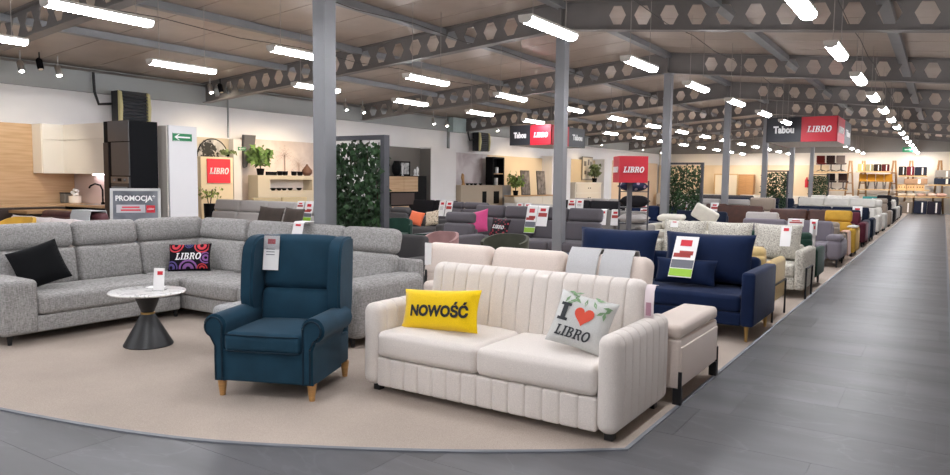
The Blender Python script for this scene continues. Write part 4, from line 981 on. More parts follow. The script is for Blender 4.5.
def base_cab(label, x, y, rz, w, m):
    t = thing('base_cabinet', label, 'cabinet', x, y, CZ, rz); obj('body', box(0, 0.01, 0.1, w, 0.54, 0.84), m, t, sharp=0); obj('plinth', box(0, 0.04, 0, w, 0.46, 0.1), M_BLK, t, sharp=0)
    for z, h in ((0.12, 0.38), (0.52, 0.38)): obj('drawer', box(0, -0.27, z, w-0.01, 0.02, h), m, t, sharp=0)
base_cab('black base cabinet under the sink left of the tall cabinet', -13.86, 7.92, 0, 0.76, M_KBLK)
base_cab('black corner base cabinet of the kitchen', -14.62, 7.92, 0, 0.74, M_KBLK)
for k, lb in enumerate(('nearest the corner', 'in the middle of the wall run', 'at the left picture edge')):
    base_cab('dark brown base cabinet %s' % lb, -15.06, 7.20-0.74*k, 90, 0.73, M_KBR)
t = thing('worktop', 'oak worktop running around the kitchen corner', 'worktop', -14.8, 7.64, CZ+0.945)
obj('slab', box(0.57, 0.27, 0, 1.32, 0.60, 0.04), M_KOAK, t, sharp=0); obj('slab', box(-0.39, -0.9, 0, 0.6, 2.94, 0.04), M_KOAK, t, sharp=0)
t = thing('sink', 'steel sink with black arched tap in the oak worktop', 'sink', atY(92, 195, 7.9)[0], 7.9, CZ+0.986)
obj('basin', join(box(0, 0, 0, 0.6, 0.42, 0.006)), mat('metal', 'b0b0b0', 0.3), t, sharp=0)
obj('tap', tube([(0.16, 0.13, 0), (0.16, 0.13, 0.30), (0.12, 0.11, 0.39), (0.02, 0.06, 0.42), (-0.08, 0.02, 0.38), (-0.1, 0.0, 0.33)], 0.018, 8), M_BLK, t)
obj('tap_base', cyl(0.16, 0.13, 0, 0.05, 0.035), M_BLK, t); obj('tap_lever', tube([(0.16, 0.13, 0.12), (0.22, 0.1, 0.16)], 0.012), M_BLK, t)
struct('wall_kitchen', join(box(-15.72, 6.5, 0, 0.06, 3.5, 2.62)), M_KOAK, 'oak panelled partition behind the kitchen wall run', sharp=0)
struct('wall_kitchen_back', box(-14.28, 8.26, 0, 3.1, 0.06, 2.6), mat('plain', 'cdbcb6', 0.4), 'partition behind the kitchen sink', sharp=0)
def upper(label, x, y, rz, w):
    t = thing('wall_cabinet', label, 'cabinet', x, y, 1.62, rz); obj('body', box(0, 0.01, 0, w, 0.36, 1.0), M_KCR, t, sharp=0)
    obj('door', box(0, -0.185, 0.0, w-0.02, 0.03, 0.665), M_KCR, t, sharp=0); obj('door', box(0, -0.185, 0.69, w-0.02, 0.03, 0.31), M_KCR, t, sharp=0)
upper('cream gloss wall cabinet in the kitchen corner', -15.49, 7.62, 90, 0.44)
upper('cream gloss wall cabinet left of the tall cabinet', -14.42, 8.02, 0, 1.84)
tag(obj('light_strip', box(-14.2, 8.15, 1.60, 1.2, 0.03, 0.012), mat('emit', 'f4e8f4', 0.5, emit=5.0), sharp=0), 'lit strip under the cream wall cabinet', 'light')
t = thing('toaster_box', 'small grey kitchen box on the oak worktop', 'appliance', atY(66, 195, 7.98)[0], 7.98, CZ+0.986); obj('body', rbox(0, 0, 0, 0.2, 0.16, 0.2, 0.02), mat('plain', '7d7a74', 0.5), t); obj('lid', rbox(0, 0, 0.2, 0.21, 0.17, 0.02, 0.008), M_BLK, t)
t = thing('utensil_pot', 'cream pot with white flowers on the worktop', 'pot', atY(75, 195, 7.98)[0], 7.98, CZ+0.986)
obj('pot', lathe([(0.1, 0), (0.12, 0.02), (0.12, 0.16), (0.1, 0.16)], 16), M_KCR, t)
for k in range(7): obj('flower', mv(rbox(0, 0, 0, 0.07, 0.07, 0.06, 0.03), -0.1+0.035*k, 0.03*math.sin(k*2), 0.2+0.05*math.sin(k*1.7)), M_WHITE, t)
for k in range(7): obj('stem', tube([(-0.03+0.01*k, 0, 0.15), (-0.1+0.035*k, 0.03*math.sin(k*2), 0.22+0.05*math.sin(k*1.7))], 0.005, 5), mat('plain', '5a7a3a', 0.7), t)
# white partition block with the exit sign
struct('wall_block', box(-13.0, 8.68, 0, 1.0, 0.62, 2.57), mat('wall', 'd9d9db', 0.8), 'white partition beside the black kitchen cabinet', sharp=0)
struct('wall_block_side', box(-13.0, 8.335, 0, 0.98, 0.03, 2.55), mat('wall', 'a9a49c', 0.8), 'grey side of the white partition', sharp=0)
def exit_sign(label, x, y, z, rz, w):
    t = thing('exit_sign', label, 'sign', x, y, z, rz); obj('plate', box(0, 0.005, 0, w, 0.012, w*0.38), mat('plain', '0f7a48', 0.5), t, sharp=0)
    obj('border', join(box(0, -0.002, w*0.36, w*0.98, 0.002, w*0.015), box(0, -0.002, w*0.005, w*0.98, 0.002, w*0.015)), M_WHITE, t, sharp=0)
    a = [(-0.42, 0.19), (-0.2, 0.33), (-0.14, 0.33), (-0.28, 0.225), (0.4, 0.225), (0.4, 0.155), (-0.28, 0.155), (-0.14, 0.05), (-0.2, 0.05)]
    obj('arrow', prism([(p[0]*w, p[1]*w) for p in a], 'Y', -0.004, 0.0), M_WHITE, t, sharp=0)
exit_sign('green exit sign with white arrow on the white partition', -12.49, 8.66, 2.27, 90, 0.42)
exit_sign('small green exit sign on the slim white pillar', -15.93, 12.86, 2.30, 90, 0.26)
t = thing('exit_lamp', 'green exit lamp hanging near the far wall', 'sign', atY(908, 150, 44)[0], 44, 3.3); obj('plate', box(0, 0, 0, 0.5, 0.03, 0.25), mat('plain', '2a8a5c', 0.5), t, sharp=0); obj('arrow', box(0, -0.02, 0.1, 0.3, 0.005, 0.06), M_WHITE, t, sharp=0)
obj('rod', tube([(0, 0, 0.25), (0, 0, roof(-1.5)-3.3)], 0.01, 5), M_WIRE, t)

# ================================================================== DISPLAYS ALONG THE LEFT WALL
def PY(px, X): return atX(px, 180, X)[1]
def PZ(px, py, X): return atX(px, py, X)[2]
def wpanel(name, px0, px1, pytop, X, dp, m, label, z0=0.0):
    a, b = PY(px0, X), PY(px1, X); zt = PZ((px0+px1)/2, pytop, X)
    return struct(name, box(X-dp/2, (a+b)/2, z0, dp, b-a, zt-z0), m, label, sharp=0)
wpanel('wall_panel', 197, 234, 138, -16.15, 0.06, mat('wall', 'cfc3ae', 0.8), 'beige panel carrying a round landscape print')
t = thing('round_print', 'round black and white landscape print on the beige panel', 'picture', -16.14, PY(213, -16.14), PZ(213, 157, -16.14), 90)
obj('disc', rot(lathe([(0.46, 0), (0.46, 0.01), (0.45, 0.014)], 40), 'X', 90), mat('mural', 'd9d6d0', 0.7, '8d8a86', 3), t); obj('rim', rot(lathe([(0.46, 0), (0.46, 0.02), (0.485, 0.02), (0.485, 0)], 40), 'X', 90), M_BLK, t)
obj('tree_print', mv(sca(rnd_leaves(160, lambda: (random.gauss(-0.15, 0.12), 0, random.gauss(0.22, 0.08)), 0.08, 0.14, 3), 1, 0.02, 1), 0, -0.022, 0), mat('plain', '3a3a38', 0.8), t, sharp=0, kind='stuff')
wpanel('wall_panel', 201, 233, 157, -15.7, 0.25, mat('wall', 'e6d5b4', 0.8), 'cream pillar carrying the red square sign')
t = thing('wall_sign', 'red square wall sign with white lettering', 'sign', -15.68, PY(218.5, -15.7), PZ(218, 183, -15.7), 90)
a = PY(230, -15.7)-PY(207, -15.7); obj('plate', box(0, 0, 0, a, 0.02, 0.62), mat('plain', 'e8323e', 0.45), t, sharp=0); obj('lettering', mv(letters('slab', a*0.84, 0.17, 0.01), 0, -0.011, 0.31), M_WHITE, t, sharp=0)
wpanel('wall_panel', 194, 201, 170, -15.95, 0.1, mat('plain', '7c2028', 0.6), 'dark red strip beside the cream pillar')
wpanel('wall_pillar', 234, 242, 139, -15.95, 0.3, mat('wall', 'dedbd8', 0.8), 'slim white pillar with an exit sign')
wpanel('wall_mural', 242, 326, 141, -16.2, 0.05, mat('mural', 'e3d6ce', 0.8, 'b9aaa6', 0.9), 'pink and grey mountain mural wallpaper')
# painted palms of the mural and a real one
def palm_flat(cx, cz, h, n, r, seed):
    random.seed(seed); gs = [G([(cx-0.02, 0, cz-h), (cx+0.02, 0, cz-h), (cx+0.012, 0, cz), (cx-0.012, 0, cz)], [(0, 1, 2, 3)])]
    for i in range(n):
        a = math.radians(-20+220*i/(n-1)); L2 = r*random.uniform(0.8, 1.1)
        for j in range(6):
            q = j/6; x = cx+L2*q*math.cos(a); z = cz+L2*q*math.sin(a)-0.35*L2*q*q; s = 0.10*(1-q*0.5)
            gs.append(G([(x-s, 0, z-s*1.2), (x, 0, z), (x+s, 0, z-s*1.2), (x, 0, z-s*0.1)], [(0, 1, 3), (1, 2, 3)]))
    return join(*gs)
pm = thing('palm_print', 'pale brown palm trees printed on the mural', 'picture', -16.17, PY(285, -16.17), 0, 90)
obj('palm', palm_flat(0, 2.25, 0.9, 9, 0.45, 2), mat('plain', '9c8078', 0.8), pm, sharp=0); obj('palm', palm_flat(0.55, 2.0, 0.7, 8, 0.4, 4), mat('plain', 'b0968c', 0.8), pm, sharp=0)
t = thing('draped_curtain', 'dark grey curtain hanging at the edge of the mural', 'curtain', -16.0, PY(248, -16.0), PZ(248, 168, -16.0), 90)
obj('cloth', prism([(-0.17, 0.62), (-0.14, 0.0), (-0.05, 0.03), (0.03, 0.25), (0.2, 0.5), (0.26, 0.9), (-0.15, 0.9)], 'Y', -0.05, 0.05, 0.015), mat('fabric', '6a696b', 0.9), t, sharp=0)
# shelf unit with cups
Xs = -15.55
y0, y1 = PY(258, Xs), PY(320, Xs); zt = PZ(288, 176, Xs); M_SHB = mat('wall', 'c6bca8', 0.8)
t = thing('shelf_wall', 'beige display wall unit with a lit niche and cups', 'shelf', Xs-0.2, (y0+y1)/2, 0.013, 90); w = y1-y0
n0, n1, nz0, nz1 = PY(270, Xs)-(y0+y1)/2, PY(312, Xs)-(y0+y1)/2, PZ(290, 191, Xs), PZ(290, 180, Xs)
obj('lower_body', box(0, 0, 0, w, 0.4, nz0), M_SHB, t, sharp=0); obj('top_board', box(0, 0, nz1, w, 0.4, zt-nz1), M_SHB, t, sharp=0)
obj('side', box((-w/2+n0)/2, 0, nz0, n0+w/2, 0.4, nz1-nz0), M_SHB, t, sharp=0); obj('side', box((w/2+n1)/2, 0, nz0, w/2-n1, 0.4, nz1-nz0), M_SHB, t, sharp=0)
obj('niche_back', box((n0+n1)/2, 0.18, nz0, n1-n0, 0.02, nz1-nz0), mat('wall', 'eadfd4', 0.8), t, sharp=0)
cup_me = mesh(lathe([(0.05, 0), (0.075, 0.02), (0.085, 0.12), (0.075, 0.12), (0.06, 0.03)], 14), 'cup'); cup_me.materials.append(M_BLK)
bowl_me = mesh(lathe([(0.035, 0), (0.05, 0.01), (0.082, 0.07), (0.074, 0.07), (0.04, 0.02)], 14), 'bowl'); bowl_me.materials.append(M_BLK)
for k, px in enumerate((283, 288, 297, 303)):
    o = obj('cup', cup_me, None, None, (Xs-0.12, PY(px, Xs), zt+0.014)); tag(o, 'black candle cup on the display wall unit, %s from the left' % ords[k], 'cup', 'cups on the unit top')
for k, px in enumerate((271, 276, 282, 287, 293, 302)):
    o = obj('bowl', bowl_me, None, None, (Xs-0.12, PY(px, Xs), nz0+0.014)); tag(o, 'small black bowl in the niche, %s from the left' % ords[k], 'bowl', 'bowls in the niche')
tag(obj('vase', lathe([(0.08, 0), (0.15, 0.08), (0.15, 0.16), (0.05, 0.28), (0.02, 0.34), (0.01, 0.34)], 18), mat('plain', '6a4a3c', 0.6), None, (Xs-0.12, PY(310, Xs), zt+0.014)), 'brown drop-shaped vase on the display wall unit', 'vase')
def potted(label, x, y, z, pr, ph, lr, lh, n, col, seed, ls=(0.08, 0.16)):
    t = thing('potted_plant', label, 'plant', x, y, z); obj('pot', lathe([(pr*0.75, 0), (pr, ph), (pr*0.9, ph)], 16), M_BLK, t)
    random.seed(seed)
    for k in range(4): obj('stem', tube([(0, 0, ph*0.8), (lr*0.3*math.cos(k*1.6), lr*0.3*math.sin(k*1.6), ph+lh*0.7)], 0.008, 5), M_STEM, t)
    def f():
        a = random.uniform(0, 6.28); q = random.uniform(0.1, 1); return (lr*q*math.cos(a), lr*q*math.sin(a), ph+lh*(0.25+0.75*random.random()*(0.4+0.6*q)))
    obj('foliage', rnd_leaves(n, f, ls[0], ls[1], seed), mat('leaf', col, 0.6), t, sharp=0, kind='stuff')
potted('green palm in a black pot on the display wall unit', Xs-0.1, PY(263, Xs), zt+0.014, 0.11, 0.18, 0.27, 0.62, 200, '6f8f4c', 21, (0.1, 0.22))
tag(obj('name_strip', box(0, 0, 0, 0.36, 0.05, 0.10), M_BLK, None, (Xs-0.1, PY(271, Xs)+0.1, zt+0.014), 90, sharp=0), 'small black strip beside the potted palm', 'block')
potted('thin green twigs in a pot below the red square sign', -15.3, PY(209, -15.3), 0.02, 0.14, 0.9, 0.35, 0.5, 60, '8a9a4c', 5, (0.05, 0.1))
potted('trailing green plant above the red square sign', -15.75, PY(228, -15.75), PZ(228, 157, -15.75)+0.015, 0.06, 0.06, 0.2, 0.12, 50, '75865a', 8, (0.06, 0.12))
# beige headboards in front of the unit
for k, (a, b) in enumerate(((252, 280), (281, 306))):
    X = -14.2; t = thing('headboard', 'beige bed headboard in front of the display wall unit, %s' % ('left' if k == 0 else 'right'), 'headboard', X, (PY(a, X)+PY(b, X))/2, CZ, 90)
    ww = PY(b, X)-PY(a, X); obj('panel', rbox(0, 0, 0.1, ww, 0.1, PZ(266, 198, X)-0.1, 0.03, m=1), mat('fabric', 'd8c49a', 0.9), t); obj('mattress', rbox(0, -0.6, 0.2, ww*0.95, 1.05, 0.25, 0.06), mat('fabric', 'd9d2c6', 0.9), t)
    for s in (-1, 1): obj('leg', box(s*ww*0.4, 0, 0, 0.06, 0.06, 0.11), M_LEG, t); obj('leg', box(s*ww*0.4, -1.0, 0, 0.06, 0.06, 0.21), M_LEG, t)
# grey niche with a sideboard
wpanel('wall_niche', 388, 431, 147.5, -16.2, 0.05, mat('wall', '7d7974', 0.8), 'dark grey niche back wall')
wpanel('wall_pier', 431, 456, 148, -15.7, 0.55, M_WALL, 'white pier right of the grey niche')
struct('wall_niche_side', box(-15.97, PY(431, -15.7)-0.012, 0, 0.5, 0.02, 2.7), mat('wall', '7d7974', 0.8), 'dark grey inner side of the niche', sharp=0)
X = -15.6; y0, y1 = PY(389, X), PY(427, X); t = thing('sideboard', 'black and oak sideboard in the grey niche', 'cabinet', X-0.22, (y0+y1)/2, 0.013, 90); w = y1-y0; zt = PZ(408, 176, X)
obj('body', box(0, 0.01, 0, w, 0.42, zt), M_BLK, t, sharp=0)
ym = PY(404, X)-(y0+y1)/2; ye = PY(418, X)-(y0+y1)/2; zb = PZ(408, 192, X)
for a, b in ((-w/2+0.02, ym-0.01), (ym+0.01, ye)): obj('door', box((a+b)/2, -0.21, zb, b-a, 0.02, zt-zb-0.03), M_KOAK, t, sharp=0)
obj('shelf', box(-0.3, -0.21, zb-0.45, w*0.6, 0.01, 0.4), mat('plain', '4a3a34', 0.6), t, sharp=0); obj('drawer', box(-0.45, -0.21, 0.05, w*0.45, 0.02, zb-0.55), M_KOAK, t, sharp=0)
tag(obj('vase', lathe([(0.09, 0), (0.16, 0.12), (0.17, 0.32), (0.1, 0.46), (0.1, 0.5), (0.08, 0.5)], 18), M_BLK, None, (X-0.2, PY(401, X), zt+0.014)), 'black round vase on the black and oak sideboard', 'vase')
t = thing('picture_frame', 'black framed photograph on the black and oak sideboard', 'picture', X-0.3, PY(411.5, X), zt+0.014, 90)
for g in (box(-0.26, 0, 0, 0.05, 0.03, 0.5), box(0.26, 0, 0, 0.05, 0.03, 0.5), box(0, 0, 0.45, 0.57, 0.03, 0.05), box(0, 0, 0, 0.57, 0.03, 0.05)): obj('frame_bar', g, M_BLK, t, sharp=0)
obj('photo', box(0, 0.005, 0.05, 0.47, 0.01, 0.4), mat('mural', 'd8d8d6', 0.6, '77787a', 6), t, sharp=0)
tag(obj('candlestick', lathe([(0.05, 0), (0.02, 0.03), (0.025, 0.3), (0.04, 0.34), (0.03, 0.34)], 12), M_WHITE, None, (X-0.12, PY(405.2, X), zt+0.014)), 'slim white candlestick between vase and photograph', 'candlestick')
for k, px in enumerate((417.5, 420)): tag(obj('ornament', lathe([(0.06, 0), (0.03, 0.05), (0.05, 0.15+0.08*k), (0.02, 0.24+0.08*k), (0.01, 0.24+0.08*k)], 12), M_WHITE, None, (X-0.12, PY(px, X), zt+0.014)), 'small white ornament right of the photograph, %s one' % ('left' if k == 0 else 'right'), 'ornament')
# pale mural, warm niche, desk
wpanel('wall_mural', 456, 487, 153.5, -16.15, 0.05, mat('mural', 'dcd6d6', 0.8, 'bcb0b2', 1.3), 'pale grey marbled mural wallpaper')
wpanel('wall_niche', 487, 552, 157, -16.15, 0.05, mat('wall', 'e3cfae', 0.8), 'warm cream niche back wall')
wpanel('wall_pier', 552, 570.5, 156.5, -15.6, 0.65, M_WALL, 'white pier behind the second column')
wpanel('wall_niche', 570, 605, 160, -16.15, 0.05, mat('wall', 'cdb896', 0.8), 'tan niche back wall with a white dresser')
wpanel('wall_pier', 604, 611.5, 159.5, -15.6, 0.65, M_WALL, 'white pier left of the red cube sign')
X = -15.5; y0, y1 = PY(461, X), PY(511, X); zt = PZ(490, 185.5, X)
t = thing('shelf_wall', 'beige and grey low display wall with dark niches', 'shelf', X-0.2, (y0+y1)/2, 0.013, 90); w = y1-y0
obj('body', box(0, 0, 0, w, 0.4, zt), mat('wall', 'b9aa96', 0.8), t, sharp=0); obj('end_panel', box(w/2-0.35, -0.205, 0, 0.7, 0.01, zt), mat('wall', '8f8d8c', 0.8), t, sharp=0)
for px in (484.5, 496.5): obj('niche', box(PY(px, X)-(y0+y1)/2, -0.208, zt-0.75, 0.3 if px < 490 else 0.42, 0.012, 0.5), M_BLK, t, sharp=0)
for k, px in enumerate((470, 474, 478, 483)): tag(obj('bowl', bowl_me, None, None, (X-0.12, PY(px, X), zt+0.014)), 'little dark bowl on the low display wall, %s from the left' % ords[k], 'bowl', 'bowls on the low wall')
tag(obj('figurine', prism([(-0.1, 0), (0.1, 0), (0.02, 0.1), (0.0, 0.4), (-0.08, 0.45), (-0.12, 0.3), (-0.05, 0.1)], 'Y', -0.04, 0.04, 0.01), mat('wood', 'b98a52', 0.5), None, (X-0.12, PY(466, X), zt+0.014), 90), 'small wooden bird figurine on the low display wall', 'figurine')
X = -15.5; t = thing('shelf_cube', 'black framed open shelf cube on the low display wall', 'shelf', X-0.2, PY(499, X), zt+0.014, 90)
for g in (box(-0.42, 0, 0, 0.08, 0.35, 1.1), box(0.42, 0, 0, 0.08, 0.35, 1.1), box(0, 0, 1.1, 0.92, 0.35, 0.06), box(0, 0, 0.45, 0.78, 0.33, 0.04), box(0, 0.16, 0, 0.78, 0.02, 1.1)): obj('board', g, M_BLK if g[0][:, 2].max() > 1.05 and abs(g[0][:, 0]).min() > 0.1 or g[0][:, 2].max() > 1.12 else mat('wood', 'b98f63', 0.5), t, sharp=0)
obj('vase', cyl(0.1, -0.02, 0.49, 0.75, 0.07), M_WHITE, t); obj('vase', cyl(0.05, -0.02, 0.0, 0.3, 0.08), M_WHITE, t)
X = -14.6; y0, y1 = PY(515, X), PY(556, X); zt = PZ(535, 195.5, X)
t = thing('sideboard', 'cream sideboard with oak top left of the second column', 'cabinet', X-0.25, (y0+y1)/2, 0.013, 90); w = y1-y0
obj('body', box(0, 0.01, 0.12, w, 0.45, zt-0.16), mat('plain', 'd6cbb8', 0.6), t, sharp=0); obj('top', box(0, 0, zt-0.04, w+0.06, 0.5, 0.04), mat('wood', 'c09560', 0.5), t, sharp=0)
for s in (-1, 0, 1): obj('door', box(s*w/3.05, -0.22, 0.15, w/3.2, 0.02, zt-0.24), mat('plain', 'e2d8c6', 0.6), t, sharp=0)
for s in (-1, 1): obj('leg', box(s*(w/2-0.1), 0, 0, 0.06, 0.3, 0.12), M_LEG, t, sharp=0)
potted('green bushy plant in a black pot on the cream sideboard', X-0.2, PY(520, X), zt+0.014, 0.12, 0.2, 0.32, 0.75, 170, '7f9448', 31, (0.1, 0.2))
for k, (px, tl) in enumerate(((532.5, 6), (548, 6))):
    t = thing('canvas_print', 'dark framed print leaning on the cream sideboard, %s one' % ('left' if k == 0 else 'right'), 'picture', X-0.3, PY(px, X), zt+0.014, 90)
    obj('frame', rot(box(0, 0, 0, 0.75, 0.03, 1.05), 'X', -5), mat('plain', '3a332f', 0.6), t, sharp=0); obj('print', rot(box(0, -0.018, 0.04, 0.67, 0.006, 0.97), 'X', -5), mat('mural', '8a8078', 0.7, '4c453f', 4), t, sharp=0)
X = -15.4; y0, y1 = PY(576, X), PY(602, X); zt = PZ(590, 183, X)
t = thing('dresser', 'white dresser with round knobs in the tan niche', 'cabinet', X-0.25, (y0+y1)/2, 0.013, 90); w = y1-y0
obj('body', box(0, 0.01, 0, w, 0.46, zt-0.03), mat('plain', 'e6dccb', 0.5), t, sharp=0); obj('top', box(0, 0, zt-0.03, w+0.08, 0.52, 0.05), mat('plain', 'e9e0d0', 0.5), t, sharp=0)
for k in range(3):
    d_ = obj('drawer', box(0, -0.23, zt-0.5-0.5*k, w*0.92, 0.02, 0.44), mat('plain', 'e2d6c2', 0.5), t, sharp=0)
    for s in (-1, 1): obj('knob', rbox(s*0.12, -0.26, zt-0.3-0.5*k, 0.05, 0.05, 0.05, 0.02), M_BLK, d_)
t = thing('wall_organizer', 'grey framed notice frame above the white dresser', 'picture', -16.1, PY(587, -16.1), PZ(587, 180, -16.1), 90)
obj('frame', box(0, 0, 0, 1.35, 0.03, 1.25), mat('plain', '8d8577', 0.6), t, sharp=0); obj('back', box(0, -0.02, 0.06, 1.23, 0.01, 1.13), mat('plain', 'd8cdb8', 0.6), t, sharp=0)
for x, z, a, b in ((-0.35, 0.75, 0.3, 0.25), (0.1, 0.8, 0.2, 0.3), (0.4, 0.65, 0.2, 0.35), (-0.3, 0.3, 0.25, 0.2), (0.15, 0.25, 0.35, 0.2)): obj('photo', box(x, -0.028, z, a, 0.006, b), mat('plain', '6e665c', 0.6), t, sharp=0)
potted('grass plant in a white pot on the dresser', X-0.2, PY(598, X), zt+0.035, 0.14, 0.22, 0.25, 0.8, 120, '6c7a54', 41, (0.15, 0.3))
# warm wall beyond, with low shelves and mirrors
wpanel('wall_panel', 611.5, 657, 162, -16.15, 0.05, mat('wall', 'e6cdb0', 0.8), 'warm cream wall panels in the far left corner')
struct('wall_panel', box(-11.0, 47.7, 0, 10.4, 0.1, 2.7), mat('wall', 'ddc8a8', 0.8), 'warm cream partition on the far wall', sharp=0)
t = thing('mirror', 'oak framed mirror standing by the far wall', 'mirror', atY(725, 180, 47)[0], 47.3, 0.004); obj('frame', box(0, 0, 0, 1.5, 0.08, 2.15), mat('wood', 'c9a878', 0.5), t, sharp=0); obj('glass', box(0, -0.05, 0.08, 1.34, 0.02, 1.99), mat('plain', 'd9cdb6', 0.2), t, sharp=0)
t = thing('cabinet', 'tall oak cabinet by the far wall with a lamp', 'cabinet', atY(746, 180, 47)[0], 47.2, 0.013); obj('body', box(0, 0.02, 0, 0.9, 0.5, 2.1), mat('wood', 'a87a4c', 0.5), t, sharp=0)
for s in (-1, 1): obj('door', box(s*0.225, -0.24, 0.05, 0.43, 0.02, 2.0), mat('wood', 'b98a58', 0.5), t, sharp=0)
for k, (px, lb) in enumerate(((708, 'left of the mirror'), (758, 'right of the oak cabinet'), (672, 'behind the third column'), (797, 'left of the far shelves'))):
    x = atY(px, 180, 46.4)[0]; t = thing('cabinet', 'low white cabinet by the far wall %s' % lb, 'cabinet', x, 46.6, 0.013); obj('body', box(0, 0.01, 0.08, 2.0, 0.5, 0.75), mat('plain', 'ddd6cb', 0.6), t, sharp=0)
    for s in (-1, 0, 1): obj('door', box(s*0.66, -0.25, 0.1, 0.63, 0.02, 0.7), mat('plain', 'e4ded4', 0.6), t, sharp=0)
    for s in (-1, 1): obj('leg', box(s*0.9, 0, 0, 0.08, 0.4, 0.08), M_LEG, t, sharp=0)
tag(obj('fire_extinguisher', join(lathe([(0.09, 0), (0.1, 0.02), (0.1, 0.45), (0.04, 0.55), (0.04, 0.62), (0.02, 0.62)], 14)), M_RED, None, (atY(806.5, 185, 47.5)[0], 47.53, 1.35)), 'red fire extinguisher on the far wall', 'extinguisher')

# ================================================================== FAR SHELVES
M_SHELF = mat('wood', 'd9b98c', 0.6); M_TREST = mat('wood', 'a8845c', 0.6); YS = 46.7
def trestle(label, px):
    x = atY(px, 180, YS)[0]; t = thing('trestle', label, 'trestle', x, YS+0.43, 0.0, 0, 'ladder trestles of the far shelves')
    for s in (-1, 1): obj('rail', tube([(s*0.28, 0, 0), (s*0.05, 0, 2.95)], 0.05, 4), M_TREST, t, sharp=0)
    for k in range(4): obj('rung', tube([(-0.25+0.055*k, 0, 0.45+0.6*k), (0.25-0.055*k, 0, 0.45+0.6*k)], 0.03, 4), M_TREST, t, sharp=0)
for k, px in enumerate((849, 862, 893, 910, 939)): trestle('ladder-like wooden trestle at the far shelves, %s from the left' % ords[k], px)
def shelf(label, px0, px1, z, m=None):
    a, b = atY(px0, 180, YS)[0], atY(px1, 180, YS)[0]; o = obj('shelf_board', box((a+b)/2, YS, z-0.06, b-a, 0.8, 0.06), m or M_SHELF, sharp=0); tag(o, label, 'shelf'); return a, b
for lb, a, b, z in (('upper shelf board carrying the office chairs', 813, 848, 2.30), ('middle shelf board with dark chairs', 822, 848, 1.25), ('upper shelf board carrying boxes', 856, 891, 2.33), ('shelf board carrying the yellow chairs', 858, 891, 1.32),
                    ('upper shelf board carrying rolled rugs', 899, 927, 2.10), ('shelf board carrying folded blankets', 895, 930, 1.32), ('shelf board at the right end with dark rolls', 929, 951, 1.62), ('lower shelf board with white cushions', 896, 951, 0.95)): shelf(lb, a, b, z)
def office_chair(label, px, z, m, dark):
    t = thing('office_chair', label, 'chair', atY(px, 170, YS)[0], YS-0.05, z, 15, 'office chairs on the far shelves')
    obj('seat', rbox(0, 0, 0.42, 0.5, 0.5, 0.09, 0.04), m, t); obj('backrest', rot(rbox(0.0, 0.22, 0.52, 0.46, 0.07, 0.44, 0.03), 'X', -10, (0, .22, .5)), m, t)
    obj('column', cyl(0, 0, 0.1, 0.42, 0.03), dark, t)
    for i in range(5): obj('base_arm', tube([(0, 0, 0.12), (0.26*math.cos(i*1.257), 0.26*math.sin(i*1.257), 0.03)], 0.02, 5), dark, t)
for k, (px, z, c, lb) in enumerate(((821, 2.30, '6b2420', 'dark red office chair on the upper far shelf'), (831, 2.30, '2a1c1c', 'tall black office chair on the upper far shelf'), (841, 2.30, '5c5250', 'grey office chair on the upper far shelf'), (832, 1.25, '2a2426', 'black office chair on the middle far shelf'), (844, 1.25, '3a2a2a', 'dark brown office chair on the middle far shelf'))):
    office_chair(lb, px, z, mat('fabric', c, 0.9), M_LEG)
def dining(label, px, z):
    t = thing('dining_chair', label, 'chair', atY(px, 185, YS)[0], YS-0.05, z, 10, 'yellow chairs on the far shelf'); m = mat('fabric', 'b8892f', 0.9)
    obj('seat', rbox(0, 0, 0.42, 0.40, 0.42, 0.08, 0.03), m, t); obj('backrest', rot(rbox(0, 0.2, 0.5, 0.40, 0.07, 0.36, 0.03), 'X', -10, (0, .2, .5)), m, t)
    for sx in (-1, 1):
        for sy in (-1, 1): obj('leg', tube([(sx*0.19, sy*0.22, 0), (sx*0.14, sy*0.15, 0.43)], 0.015, 5), M_LEG, t)
for k, px in enumerate((863, 871.5, 880, 888.5)): dining('yellow dining chair on the far shelf, %s from the left' % ords[k], px, 1.32)
def blk(name, label, px, z, w, d, h, c, cat, r=0.04):
    t = thing(name, label, cat, atY(px, 180, YS)[0], YS-0.08, z); obj('body', rbox(0, 0, 0, w, d, h, r), mat('fabric', c, 0.9), t); obj('band', rbox(w*0.15, -d/2-0.002, h*0.1, w*0.12, 0.01, h*0.8, 0.003), M_WHITE, t)
